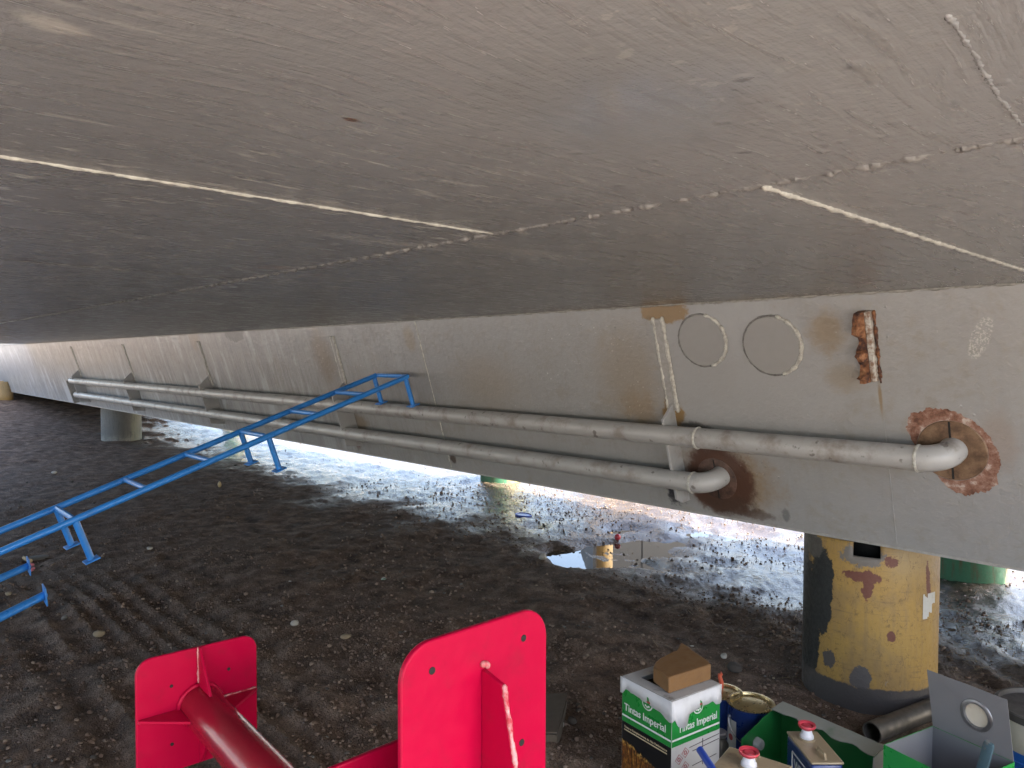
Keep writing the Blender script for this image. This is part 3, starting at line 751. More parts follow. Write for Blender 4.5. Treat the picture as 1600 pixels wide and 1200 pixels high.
# ------------------------------------------------------------------ blue ladders
def ladder(label, p_top, step, rungv, n_end, lam, legs, rungs, rail_r=.017, pads=None, over=0.0):
    """p_top = end of the near rail, step = vector of one bay along the rail, rungv = rail to rail"""
    base = p_top + step * n_end + rungv * .5
    root = thing('ladder', label, 'ladder', (base.x, base.y, base.z - .03), 'blue tubular steel ladders')
    dr = step.normalized(); side = rungv.normalized(); dn = side.cross(dr); dn = dn if dn.z < 0 else -dn
    for k in (0, 1):
        a = p_top + rungv * k
        obj('rail', MB().tube([a - dr * over, a + step * n_end], rail_r, 12), M['blue'], root)
    for q in rungs:
        a = p_top + step * q
        obj('rung', MB().tube([a + side * rail_r * .7, a + rungv - side * rail_r * .7], rail_r * .82, 10), M['blue'], root)
    for q, ln in legs:
        for k in (0, 1):
            a = p_top + step * q + rungv * k; e = a + dn * ln
            lg = obj('leg', MB().tube([a + dn * rail_r * .6, e], rail_r * .95, 12), M['blue'], root)
            h = .035
            obj('foot_pad', MB().box(e - dr * h - side * h, dr * 2 * h, side * 2 * h, dn * .007), M['blue'], lg, bevel=.0015)
    if pads:
        for k in (0, 1):
            a = p_top + rungv * k; h = pads
            obj('end_pad', MB().box(a - dn * h * 1.15 - side * h, dn * 2.3 * h, side * 2 * h, -dr * .008), M['blue'], root, bevel=.0015)
    return root
P1 = D(637, 588, 5.0); P3 = D(117, 812, 3.6)
step = (P3 - P1) * .5; rv = Vector((-.383, 0, 0))
ladder('long blue ladder with short legs leaning up onto the upper pipe', P1, step, rv, 3.55, 0, [(.02, .195), (1.0, .205), (2.0, .215), (3.0, .17)], [0.0] + [i / 3 for i in range(1, 11)])
Q1 = D(69, 930, 3.0); Q2 = D(44, 898, 3.42); rv2 = Vector((Q2.x - Q1.x, Q2.y - Q1.y, 0)); stp2 = D(0, 965, 2.78) - Q1
dr2 = stp2.normalized(); stp2 = dr2 * 1.0
lad2 = ladder('second blue ladder entering at the left edge, two rail ends with square pads', Q1, stp2, rv2, 1.5, 0, [], [.9, 1.3], rail_r=.0165, pads=.045)
for q in (.75, 1.4):
    for k in (0, 1):
        a_ = Q1 + stp2 * q + rv2 * k
        obj('leg', MB().tube([a_, Vector((a_.x, a_.y, gz(a_.x, a_.y) - .01))], .016, 10), M['blue'], lad2)

# ------------------------------------------------------------------ red stands
def rounded(w, h, r, n=8, corners=(1, 1, 1, 1)):
    out = []
    for (cx, cy, a0, on) in ((w - r, r, -90, corners[0]), (w - r, h - r, 0, corners[1]), (r, h - r, 90, corners[2]), (r, r, 180, corners[3])):
        for i in range(n + 1): a = math.radians(a0 + 90 * i / n); out.append((cx + r * math.cos(a), cy + r * math.sin(a)))
    return out
def plate(name, o, ax, ay, w, h, r, th, parent, mat, holes=()):
    nn = ax.cross(ay); poly = rounded(w, h, r)
    ob = obj(name, MB().prism([o + ax * x + ay * y for x, y in poly], -nn * th), mat, parent, bevel=.003, smooth=40)
    for (x, y, rr) in holes:
        obj('bolt_hole', MB().lathe([(1e-4, .0012), (rr, .0010), (rr, -.002)], o + ax * x + ay * y, nn, 16), M['dark'], ob)
    return ob, nn
UP = Vector((0, 0, 1))
# left: square plate on a round tube
cc = D(312, 1100, 1.75)
ang = math.radians(-3); axl = Vector((math.sin(-ang) * 1.0, math.cos(ang), 0)).normalized()      # runs to the right along the plate
hw = .137
sl_ = thing('support_stand', 'red stand with square gusseted plate on a dark red round tube', 'stand', (0, 0, 0), 'red steel stands')
base = cc; nnl = axl.cross(UP)
sl_.location = Vector((cc.x, cc.y, gz(cc.x, cc.y))) + nnl * .62
o = cc - axl * hw - UP * .14
pl, nn = plate('square_plate', o, axl, UP, 2 * hw, .275, .035, .010, sl_, M['red'], [(.205, .205, .0038), (.075, .20, .0038), (.075, .065, .0038), (.205, .065, .0038)])
tr = .046
tube_end = cc + nn * .62
obj('tube', MB().tube([cc, tube_end], tr, 40), M['red_tube'], sl_)
obj('weld_collar', bead([cc + nn * .004 + (axl * math.cos(a) + UP * math.sin(a)) * (tr + .002) for a in np.linspace(0, 2 * math.pi, 49)], .005, nn, lump=.3, step=.006), M['red'], sl_)
for (d1_, ln) in ((UP, .137), (axl, .134), (-axl, .134), (-UP, .135)):
    s_ = nn.cross(d1_).normalized() * .006
    poly = [cc + d1_ * (tr - .004) + nn * .001 - s_ * .5, cc + d1_ * ln + nn * .001 - s_ * .5, cc + d1_ * ln + nn * .008 - s_ * .5, cc + d1_ * (tr - .004) + nn * .085 - s_ * .5]
    g_ = obj('gusset', MB().prism(poly, s_), M['red'], sl_, bevel=.001)
    obj('weld_bead', bead([cc + d1_ * ln + nn * .003 + s_ * .6, cc + d1_ * (tr + .004) + nn * .003 + s_ * .6], .0022, nn, lump=.5, step=.004), M['red_worn'], g_)
pz = gz(tube_end.x, tube_end.y)
obj('column', MB().tube([tube_end, Vector((tube_end.x, tube_end.y, pz))], tr * 1.1, 24), M['red_tube'], sl_)
obj('base_plate', MB().box(Vector((tube_end.x - .15, tube_end.y - .15, pz - .01)), (.3, 0, 0), (0, .3, 0), (0, 0, .025)), M['red'], sl_, bevel=.003)
# right: tall plate with a rib, wide flange behind
cr_ = D(741, 1060, 1.42); XP = cr_.x
def onX(px, py, x):
    d = ray(px, py); return CAM + d * ((x - CAM.x) / d.x)
axr = Vector((0, 1, 0)); yl, yr = onX(627, 1080, XP).y, onX(854, 1050, XP).y; zt = (onX(650, 1010, XP).z + onX(825, 952, XP).z) / 2 + .0
wP = yr - yl; z0_ = .16; hP = zt - z0_
sr = thing('support_stand', 'tall red plate with rounded corners and a worn upright rib, right of the square one', 'stand', (XP - .12, (yl + yr) / 2, gz(XP, yl)), 'red steel stands')
hl = [(onX(x, y, XP).y - yl, onX(x, y, XP).z - z0_, .007) for x, y in ((818, 997), (675, 1048), (815, 1160))]
pr2, nn = plate('tall_plate', Vector((XP, yl, z0_)), axr, UP, wP, hP, .065, .013, sr, M['red'], hl)
rt = onX(752, 1046, XP)
poly = [Vector((XP + .001, rt.y, rt.z)), Vector((XP + .058, rt.y, rt.z - .012)), Vector((XP + .115, rt.y, .62)), Vector((XP + .115, rt.y, .35)), Vector((XP + .001, rt.y, .35))]
rb = obj('rib', MB().prism(poly, (0, .010, 0)), M['red'], sr, bevel=.0015)
e0, e1 = poly[1] + Vector((.001, .005, 0)), poly[2] + Vector((.001, .005, 0))
obj('worn_edge', bead([e0, e1], .0048, Vector((1, 0, 0)), lump=.3, step=.005, wob=.2), M['red_worn'], rb)
obj('weld_bead', bead([rt + Vector((.003, -.004, .01)), rt + Vector((.003, .006, .012)), rt + Vector((.003, .016, .0))], .005, Vector((1, 0, 0)), lump=.4, step=.004), M['red_worn'], rb)
XB = XP - .16; bt = (onX(530, 1192, XB).z + onX(612, 1156, XB).z) / 2; ybl = onX(470, 1200, XB).y
obj('rear_flange', MB().box(Vector((XB, ybl, z0_ - .1)), (.012, 0, 0), (0, yr - ybl - .05, 0), (0, 0, bt - z0_ + .1)), M['red'], sr, bevel=.003)
obj('spacer_tube', MB().tube([Vector((XB + .012, (yl + yr) / 2, .5)), Vector((XP - .013, (yl + yr) / 2, .5))], .06, 24), M['red_tube'], sr)
pz = gz(XB, (yl + yr) / 2)
obj('base_plate', MB().box(Vector((XB - .12, yl, pz - .02)), (.3, 0, 0), (0, .3, 0), (0, 0, z0_ - .1 - pz + .022)), M['red'], sr, bevel=.003)

# ------------------------------------------------------------------ paint cans and clutter at the lower right
def frame_from(front, left, right, z):
    """square can: top corners in pixels at height z"""
    A, L, R = G(*front, z), G(*left, z), G(*right, z)
    ex = (L - A); ex.z = 0; ex.normalize(); ey = Vector((-ex.y, ex.x, 0)); 
    if ey.dot(R - A) < 0: ey = -ey
    return A, ex, ey
# --- tall square can
CH, CS = .35, .236
A, ex, ey = frame_from((1050, 1098), (972, 1058), (1110, 1052), CH)
A0 = Vector((A.x, A.y, 0)); g0 = gz(A.x + ex.x * .1 + ey.x * .1, A.y + ex.y * .1 + ey.y * .1)
can = thing('paint_can', 'tall square paint can, green label over black night print, white paper around its open top', 'can', A0 + (ex + ey) * CS / 2 + UP * g0, 'square paint cans')
th = .002
def wallbox(o, a, b, zlo, zhi, t_in): return MB().box(o + UP * zlo, a, b * 1.0, UP * (zhi - zlo)) 
body = MB()
z0c = g0
body.box(A0 + UP * z0c, ex * CS, ey * th, UP * (CH - z0c)); body.box(A0 + ey * (CS - th) + UP * z0c, ex * CS, ey * th, UP * (CH - z0c))
body.box(A0 + ey * th + UP * z0c, ex * th, ey * (CS - 2 * th), UP * (CH - z0c)); body.box(A0 + ey * th + ex * (CS - th) + UP * z0c, ex * th, ey * (CS - 2 * th), UP * (CH - z0c))
body.box(A0 + ex * th + ey * th + UP * (z0c + .001), ex * (CS - 2 * th), ey * (CS - 2 * th), UP * .004)
obj('can_body', body, M['can_white'], can, smooth=0)
nf = -ey; nr_ = -ex                                  # outward normals: left-hand visible face, right-hand visible face
def face_pt(face, s, z, off=.0008):
    """s runs to the reader's right along the face"""
    if face == 'l': return A0 + ex * (CS - s) + UP * z - ey * off
    return A0 + ey * s + UP * z - ex * off
FX = {'l': -ex, 'r': ey}
ZG = .198                                            # lower edge of the green label
for fc in ('l', 'r'):
    o_ = MB(); o_.box(face_pt(fc, .001, ZG, 0), FX[fc] * (CS - .002), UP * (CH - .004 - ZG), (nf if fc == 'l' else nr_) * .0006)
    lb = obj('green_label', o_, M['can_green'], can, smooth=0)
    obj('white_line', MB().box(face_pt(fc, .002, ZG + .019, .0006), FX[fc] * (CS - .004), UP * .006, (nf if fc == 'l' else nr_) * .0004), M['white_ink'], lb, smooth=0)
    text('lettering', 'Tintas Imperial', .036, M['white_ink'], lb, face_pt(fc, 0.012 if fc == 'l' else .03, ZG + .042, .0006), FX[fc], UP, .0004, .0004, .198 if fc == 'l' else .19)
    ce = face_pt(fc, .125, ZG + .108, .0008); nn_ = nf if fc == 'l' else nr_
    em = obj('round_crest', MB().lathe([(1e-4, .0006), (.025, .0006), (.025, 0)], ce, nn_, 28), M['white_ink'], lb)
    obj('crest_field', MB().lathe([(1e-4, .0004), (.021, .0004), (.021, 0)], ce + nn_ * .0007, nn_, 28), M['can_green'], em)
    fxx = FX[fc]
    obj('crest_band', MB().box(ce - fxx * .019 + UP * .0015 + nn_ * .0012, fxx * .038, UP * .006, nn_ * .0004), M['ink_red'], em, smooth=0)
    cd_ = MB()
    for q in (-.008, 0, .008): cd_.lathe([(1e-4, .0004), (.0036, .0004), (.0036, 0)], ce + fxx * q - UP * (.010 + (.003 if q == 0 else 0)) + nn_ * .0013, nn_, 10)
    obj('crest_marks', cd_, M['white_ink'], em)
pn = MB().box(face_pt('l', .001, .012, 0), FX['l'] * (CS - .002), UP * (ZG - .0125), nf * .0006)
om = bpy.data.meshes.new('night_print')
# the print keeps its own frame so that its picture lies along the face
pr_o = obj('night_print', MB(), M['print'], can, smooth=0)
mloc = inv(can) @ Matrix((( -ex.x, 0, nf.x, face_pt('l', 0, ZG - .012, 0).x), (-ex.y, 0, nf.y, face_pt('l', 0, ZG - .012, 0).y), (0, 1, 0, ZG - .012), (0, 0, 0, 1)))
pr_o.matrix_local = mloc
me = pr_o.data; me.clear_geometry(); bx = MB().box((.001, -(ZG - .026), 0), (CS - .002, 0, 0), (0, ZG - .0145, 0), (0, 0, .0006)); me.from_pydata([tuple(v) for v in bx.v], [], bx.f); me.update()
bm = bmesh.new(); bm.from_mesh(me); bmesh.ops.recalc_face_normals(bm, faces=bm.faces); bm.to_mesh(me); bm.free()
text('lettering', 'Tintas e Complementos de Alta Performance', .0105, M['pale_ink'], pr_o, face_pt('l', .012, ZG - .020, .0008), FX['l'], UP, .0002, .0003, .205)
obj('pale_rule', MB().box(face_pt('l', .012, ZG - .029, .0007), FX['l'] * .205, UP * .0035, nf * .0003), M['pale_ink'], pr_o, smooth=0)
# warning pictograms drawn on the white side
pg = MB(); rnd = random.Random(11)
def ring(c, r, n=18): return [c + (FX['r'] * math.cos(a) + UP * math.sin(a)) * r for a in np.linspace(0, 2 * math.pi, n)]
for (s_, z_) in ((.035, .150), (.065, .165), (.035, .105), (.065, .118)):
    c_ = face_pt('r', s_, z_, .001); dm = .017
    q = [c_ + FX['r'] * dm, c_ + UP * dm, c_ - FX['r'] * dm, c_ - UP * dm, c_ + FX['r'] * dm]; pg.tube(q, .0009, 5); pg.tube(ring(c_, .006, 9), .0014, 5)
obj('warning_marks', pg, M['ink_red'], can)
pg = MB()
for (s0, z0p, s1, z1p) in ((.085, .176, .232, .182), (.10, .160, .232, .165), (.15, .19, .15, .10), (.03, .06, .07, .075), (.04, .03, .08, .06), (.10, .11, .22, .115), (.12, .07, .225, .075), (.12, .05, .225, .055)):
    pg.tube([face_pt('r', s0, z0p, .0008), face_pt('r', s1, z1p, .0008)], .0011, 5)
obj('printed_lines', pg, M['ink'], can)
# paper masking around the mouth with a ragged lower edge
def skirt(fc, lows, over0=.004, over1=.004):
    mb = MB(); n = len(lows); L_ = CS + over0 + over1; nn_ = nf if fc == 'l' else nr_
    for i, lo in enumerate(lows):
        s_ = -over0 + L_ * i / (n - 1); wv = .003 + .002 * math.sin(i * 1.7)
        for z_ in (CH + .003, CH - lo): mb.v.append(face_pt(fc, s_, z_, wv if z_ < CH else .0025))
    for i in range(n - 1): mb.f.append([2 * i, 2 * i + 1, 2 * i + 3, 2 * i + 2])
    o_ = obj('paper_skirt', mb, M['tape'], can, smooth=30); q = o_.modifiers.new('paper_thickness', 'SOLIDIFY'); q.thickness = .0015
skirt('l', [.055, .052, .034, .035, .038, .036, .040, .041, .043, .044, .045, .047, .048, .050, .052, .055, .062, .070, .066], .008)
skirt('r', [.066, .060, .082, .095, .098, .092, .060, .056, .052, .050, .049, .048, .047, .046, .046, .060, .062, .058], .004, .006)
rim = MB(); zz = CH + .0035
for (o_, a_, b_) in ((A0, ex * CS, ey * .045), (A0 + ey * (CS - .045), ex * CS, ey * .045), (A0 + ey * .045, ex * .045, ey * (CS - .09)), (A0 + ey * .045 + ex * (CS - .045), ex * .045, ey * (CS - .09))):
    rim.box(o_ + UP * zz, a_, b_, UP * .002)
obj('paper_rim', rim, M['rim_dirty'], can, smooth=0)
obj('dry_contents', MB().box(A0 + ex * .003 + ey * .003 + UP * (CH - .05), ex * (CS - .006), ey * (CS - .006), UP * .012), m_paint('dried_brown_paint', (.10, .075, .05), .7, .3, .4, 30), can, smooth=0)
# broken board lying over the mouth
B0 = [G(*p, CH + .008) for p in ((1021, 1070), (1046, 1083), (1112, 1050))]
tb = [(1021, 1041), (1045, 1059), (1111, 1038), (1108, 1033), (1081, 1015), (1076, 1010), (1064, 1003), (1060, 1010), (1057, 1016), (1048, 1020), (1031, 1028), (1024, 1034)]
zt_ = CH + .006 + .056
topP = [G(x, y, zt_ + (.004 if y < 1020 else 0)) for x, y in tb]
mb = MB(); n = len(topP); low = [Vector((p.x, p.y, CH + .0065)) for p in topP]
mb.v = topP + low; mb.f = [list(range(n)), [n + i for i in reversed(range(n))]] + [[i, n + i, n + (i + 1) % n, (i + 1) % n] for i in range(n)]
tag(obj('broken_board', mb, M['board'], None, at=(sum(p.x for p in low) / n, sum(p.y for p in low) / n, CH + .0065), bevel=.005), 'broken thick brown board lying across the open paint can', 'board')

# --- round blue gallon cans
def gallon(label, px, py, R, h):
    c = G(px, py, h); c.z = 0; g = gz(c.x, c.y); h_ = h - 0
    r_ = thing('paint_tin', label, 'tin', (c.x, c.y, g), 'round blue paint tins')
    obj('tin_body', MB().lathe([(R - .004, g), (R, g + .004), (R, h - .012), (R + .002, h - .010), (R + .002, h - .006), (R - .003, h - .005)], c, UP, 48), M['can_blue'], r_)
    obj('tin_lid', MB().lathe([(R + .003, h - .006), (R + .004, h - .002), (R + .001, h), (R - .008, h), (R - .011, h - .006), (R - .022, h - .007), (R - .030, h - .004), (1e-4, h - .003)], c, UP, 48), M['gold'], r_)
    tocam = Vector((-c.x, -c.y, 0)).normalized(); sd_ = UP.cross(tocam)
    e1_ = c + (tocam * .45 - sd_ * .89).normalized() * (R + .003) + UP * (h - .05); e2_ = c + (tocam * .45 + sd_ * .89).normalized() * (R + .003) + UP * (h - .05)
    pts = []
    for i in range(25):
        a = math.pi * i / 24; q = (e1_ + e2_) / 2 + (e1_ - e2_) / 2 * math.cos(a); out_ = math.sin(a); pts.append(q + tocam * out_ * (R * .62) - UP * out_ * .075)
    hd = obj('wire_handle', MB().tube(pts, .0018, 6), M['steel'], r_)
    for e in (e1_, e2_): obj('handle_ear', MB().lathe([(1e-4, .006), (.007, .005), (.009, 0)], e - (e - c - UP * (h - .05)).normalized() * .004, (e - c - UP * (h - .05)), 14), M['steel'], r_)
    sk = MB(); a0 = math.atan2((-sd_).y, (-sd_).x)
    for i in range(9):
        an = math.atan2(tocam.y, tocam.x) - math.radians(72 - 4.5 * i)
        for z_ in (h - .055, g + .03): sk.v.append(c + Vector((math.cos(an), math.sin(an), 0)) * (R + .0007) + UP * z_)
    sk.f = [[2 * i, 2 * i + 1, 2 * i + 3, 2 * i + 2] for i in range(8)]
    lb = obj('pale_label', sk, M['can_white'], r_, smooth=0)
    an = math.atan2(tocam.y, tocam.x) - math.radians(54); dd = Vector((math.cos(an), math.sin(an), 0))
    obj('red_mark', MB().lathe([(1e-4, .001), (.012, .001), (.012, 0)], c + dd * (R + .001) + UP * (g + .075), dd, 16), M['ink_red'], lb)
gallon('round blue paint tin with dented gold lid between the green can and the cut can', 1173, 1096, .084, .19)
gallon('round blue paint tin half hidden behind the tall square can', 1130, 1079, .070, .19)

# --- orange hook
q0 = G(1128, 1082, .02); 
hk = [D(1127, 1074, 2.93), D(1127, 1066, 2.93), D(1125, 1058, 2.93), D(1124.5, 1053, 2.93), D(1126, 1051, 2.93), D(1128, 1055, 2.93)]
gq = G(1129, 1092, 0); hk = [Vector((hk[0].x + .0, hk[0].y, gz(hk[0].x, hk[0].y)))] + hk
tag(obj('plastic_hook', MB().tube(hk, [.009, .009, .009, .008, .007, .006, .004], 10), M['orange'], None, at=hk[0]), 'orange red plastic hook standing behind the blue tins', 'hook')

# --- green can lying cut open
T0, T1 = G(1222, 1096, .235), G(1383, 1166, .235)
dx_ = (T1 - T0); dx_.z = 0; Lc = dx_.length; dx_.normalize(); dyc = Vector((dx_.y, -dx_.x, 0))
if dyc.dot(-CAM + T0) > 0: dyc = -dyc                   # towards the camera
gc = gz(T0.x, T0.y); Hc = .235
cut = thing('cut_can', 'green paint can lying on its side cut open as a tray, behind the solvent cans', 'can', (T0.x, T0.y, gc), 'square paint cans')
bk = Vector((T0.x, T0.y, 0))
obj('rear_side', MB().box(bk + UP * gc, dx_ * Lc, dyc * .003, UP * (Hc - gc - .003)), M['cut_green'], cut, smooth=0)
fl = MB(); n = 24
wv = [.062 + .012 * math.sin(i * .9) * (i > 3) + random.uniform(-.003, .003) for i in range(n + 1)]
for i in range(n + 1):
    o_ = bk + dx_ * (Lc * i / n); fl.v += [o_ - dyc * .004 + UP * Hc, o_ + dyc * wv[i] + UP * (Hc - .010), o_ - dyc * .004 + UP * (Hc - .003), o_ + dyc * wv[i] + UP * (Hc - .013)]
for i in range(n):
    a_, b_ = 4 * i, 4 * i + 4; fl.f += [[a_, a_ + 1, b_ + 1, b_], [a_ + 2, b_ + 2, b_ + 3, a_ + 3], [a_ + 1, a_ + 3, b_ + 3, b_ + 1], [a_, b_, b_ + 2, a_ + 2]]
fl.f += [[0, 2, 3, 1], [4 * n, 4 * n + 1, 4 * n + 3, 4 * n + 2]]
obj('cut_top', fl, M['cut_face'], cut, smooth=30)
bvl = [bk - dx_ * .0005 + dyc * .002 + UP * gc, bk - dx_ * .0005 + dyc * .002 + UP * (Hc - .006), bk - dx_ * .0005 + dyc * .10 + UP * (Hc - .03), bk - dx_ * .0005 + dyc * .225 + UP * .16, bk - dx_ * .0005 + dyc * .225 + UP * gc]
e_ = obj('end_side', MB().prism(bvl, -dx_ * .003), M['cut_green'], cut, smooth=0)
obj('white_cap', MB().lathe([(1e-4, .022), (.016, .022), (.020, .016), (.022, 0)], bk + dyc * .145 + UP * .125 + dx_ * .001, dx_, 24), m_paint('smoked_cap', (.30, .31, .30), .15, .1, .05, 20), e_)
obj('floor_side', MB().box(bk + UP * gc + dyc * .003, dx_ * Lc, dyc * .222, UP * .003), M['cut_green'], cut, smooth=0)
bvr = [bk + dx_ * (Lc + .0005) + dyc * .002 + UP * gc, bk + dx_ * (Lc + .0005) + dyc * .002 + UP * (Hc - .004), bk + dx_ * (Lc + .0005) + dyc * .07 + UP * (Hc - .016), bk + dx_ * (Lc + .0005) + dyc * .08 + UP * .15, bk + dx_ * (Lc + .0005) + dyc * .09 + UP * gc]
obj('end_side', MB().prism(bvr, dx_ * .003), M['can_white'], cut, smooth=0)

# --- rectangular solvent cans with red caps
def solvent(label, corner, toward_a, toward_b, zc, w, d, body_m, wx, wy, logo, ks=1.0):
    """corner = a top corner (pixel), toward_a / toward_b = pixels on the two top edges; w, d = lengths of those edges"""
    A = G(*corner, zc); ea = G(*toward_a, zc) - A; ea.z = 0; ea.normalize(); eb = Vector((-ea.y, ea.x, 0))
    if eb.dot(G(*toward_b, zc) - A) < 0: eb = -eb
    o_ = Vector((A.x, A.y, 0)); oc = o_ + (ea * w + eb * d) * .5; g = gz(oc.x, oc.y); c = o_ + ea * wx + eb * wy
    r_ = thing('solvent_can', label, 'can', (oc.x, oc.y, g), 'solvent cans with red caps')
    obj('can_body', MB().box(o_ + UP * g, ea * w, eb * d, UP * (zc - .008 - g)), body_m, r_, bevel=.010, seg=3)
    obj('can_top', MB().box(o_ + UP * (zc - .0078) - ea * .001 - eb * .001, ea * (w + .002), eb * (d + .002), UP * .008), M['tin'], r_, bevel=.004)
    cp = c + UP * zc
    obj('spout_ring', MB().lathe([(.029 * ks, 0), (.029 * ks, .004), (.024 * ks, .005), (.022 * ks, .002)], cp, UP, 28), M['tin'], r_)
    obj('spout', MB().lathe([(.023 * ks, 0), (.023 * ks, .010), (.020 * ks, .013), (.015 * ks, .030), (.014 * ks, .036)], cp + UP * .002, UP, 28), M['cap_white'], r_)
    obj('red_cap', MB().lathe([(.015 * ks, .030), (.018 * ks, .033), (.027 * ks, .038), (.030 * ks, .044), (.029 * ks, .048), (.021 * ks, .045), (.020 * ks, .040), (.016 * ks, .039), (.014 * ks, .044), (.006 * ks, .044), (1e-4, .042)], cp, UP, 36), M['cap_red'], r_)
    ha, hb = (.62, .92) if wx < w * .5 else (.08, .38)
    m_ = o_ + eb * d * .5
    hd = [m_ + ea * w * ha + UP * zc, m_ + ea * w * (ha + .04) + UP * (zc + .014), m_ + ea * w * (hb - .04) + UP * (zc + .014), m_ + ea * w * hb + UP * zc]
    obj('carry_handle', MB().tube(hd, .0045, 8), M['tin'], r_)
    if logo:                                    # the lettered side is the one along ea; it reads towards the corner
        fx = -ea; nn_ = -eb; st0 = o_ + ea * w
        if fx.cross(UP).dot(nn_) < 0: fx = ea; st0 = o_
        text('lettering', 'WEG', .045, M['white_ink'], r_, st0 + fx * .066 + UP * (zc - .088), fx, UP, .0010, .0012, .088)
        fr = MB(); off = nn_ * .001
        for (a0, b0, a1, b1) in ((.052, zc - .040, .165, zc - .040), (.052, zc - .040, .052, zc - .100), (.052, zc - .108, .165, zc - .108)):
            fr.tube([st0 + fx * a0 + off + UP * b0, st0 + fx * a1 + off + UP * b1], .0024, 6)
        obj('logo_frame', fr, M['white_ink'], r_)
    obj('bright_panel', MB().box(o_ + eb * .004 - ea * .0006 + UP * (zc - .20), eb * (d - .008), ea * .0004, UP * .17), M['can_blue_mid'], r_, smooth=0)
    return r_
solvent('blue solvent can with white lettering, standing before the cut green can', (1268, 1192), (1229, 1142), (1318, 1196), .25, .195, .10, M['can_blue'], .145, .046, True, .92)
solvent('nearest solvent can, beige stained top and red cap, at the bottom edge', (1140, 1166), (1111, 1200), (1236, 1200), .27, .15, .19, M['can_blue'], .080, .087, False)
# blue tube (roller handle) leaning on the tall can
a_ = D(1094, 1172, 2.30); b_ = D(1120, 1212, 2.18); d_ = (b_ - a_).normalized(); e_ = b_ + d_ * .02
gl = b_ + d_ * ((b_.z - .02) / -d_.z) if d_.z < 0 else b_
rl = thing('paint_roller', 'dark blue tube handle leaning against the tall square can', 'roller handle', gl)
obj('tube_handle', MB().tube([a_, gl], .0115, 20, cap=False), M['plastic_blue'], rl)
obj('tube_bore', MB().lathe([(1e-4, 0), (.0085, 0), (.0085, -.001)], a_ + d_ * .006, -d_, 20), M['dark'], rl)
obj('tube_lip', MB().lathe([(.0085, .006), (.0085, -.001), (.0118, -.001), (.0118, .006)], a_, d_, 20), M['plastic_blue'], rl)

# --- upright green can with its lid folded up
A, ex, ey = frame_from((1590, 1194), (1457, 1134), (1660, 1160), CH)
H0 = G(1457, 1134, CH); H1 = G(1588, 1192, CH); hx = H1 - H0; hx.z = 0; Ls = .236; hx.normalize()
hy = Vector((hx.y, -hx.x, 0)); 
if hy.dot(G(1400, 1165, CH) - H0) < 0: hy = -hy           # from the hinge towards the camera side
g0 = gz(H0.x, H0.y); H00 = Vector((H0.x, H0.y, 0))
oc = thing('open_can', 'upright square green can with its grey lid folded up, at the lower right', 'can', H00 + (hx + hy) * Ls / 2 + UP * g0, 'square paint cans')
bo = MB(); bi = MB(); t2 = .0015
for (o_, a_, b_) in ((H00, hx * Ls, hy * t2), (H00 + hy * (Ls - t2), hx * Ls, hy * t2), (H00 + hy * t2, hx * t2, hy * (Ls - 2 * t2)), (H00 + hy * t2 + hx * (Ls - t2), hx * t2, hy * (Ls - 2 * t2))):
    bo.box(o_ + UP * g0, a_, b_, UP * (CH - g0))
obj('can_body', bo, M['can_green'], oc, smooth=0)
for (o_, a_, b_) in ((H00 + hx * t2 + hy * t2, hx * (Ls - 2 * t2), hy * .001), (H00 + hx * t2 + hy * (Ls - t2 - .001), hx * (Ls - 2 * t2), hy * .001), (H00 + hx * t2 + hy * (t2 + .001), hx * .001, hy * (Ls - 2 * t2 - .002)), (H00 + hx * (Ls - t2 - .001) + hy * (t2 + .001), hx * .001, hy * (Ls - 2 * t2 - .002))):
    bi.box(o_ + UP * (g0 + .004), a_, b_, UP * (CH - g0 - .005))
bi.box(H00 + hx * .003 + hy * .003 + UP * (g0 + .004), hx * (Ls - .006), hy * (Ls - .006), UP * .003)
obj('inner_lining', bi, M['can_inside'], oc, smooth=0)
lu = (UP * .99 - hx * .10 + hy * .05).normalized(); ln_ = hx.cross(lu).normalized()
if ln_.dot(hy) < 0: ln_ = -ln_
lhole = Vector((.142, .090, 0)); rh = .037; lh = .172
# lid as a sheet with a round hole
lid = MB(); nseg = 40
outer = []
def edge_pt(a):
    dx0, dy0 = math.cos(a), math.sin(a); ks = []
    if dx0 > 1e-6: ks.append((Ls - .002 - lhole.x) / dx0)
    if dx0 < -1e-6: ks.append((.002 - lhole.x) / dx0)
    if dy0 > 1e-6: ks.append((lh - lhole.y) / dy0)
    if dy0 < -1e-6: ks.append((0 - lhole.y) / dy0)
    k = min(ks); return lhole.x + dx0 * k, lhole.y + dy0 * k
angs = sorted([2 * math.pi * i / nseg for i in range(nseg)] + [math.atan2(y - lhole.y, x - lhole.x) % (2 * math.pi) for x in (.002, Ls - .002) for y in (0, lh)])
for a in angs:
    x, y = edge_pt(a); lid.v.append(H00 + UP * (CH + .001) + hx * x + lu * y + ln_ * .001 * math.sin(x * 40)); lid.v.append(H00 + UP * (CH + .001) + hx * (lhole.x + rh * math.cos(a)) + lu * (lhole.y + rh * math.sin(a)))
k = len(angs); lid.f = [[2 * i, 2 * ((i + 1) % k), 2 * ((i + 1) % k) + 1, 2 * i + 1] for i in range(k)]
lo = obj('lid', lid, M['can_inside'], oc, smooth=0); q = lo.modifiers.new('sheet_thickness', 'SOLIDIFY'); q.thickness = .0014
lc = H00 + UP * (CH + .001) + hx * lhole.x + lu * lhole.y
obj('hole_ring', MB().lathe([(rh + .010, .0), (rh + .008, .004), (rh + .002, .0065), (rh - .003, .006), (rh - .004, .0), (rh - .004, -.004)], lc, ln_, 36), M['steel'], lo)
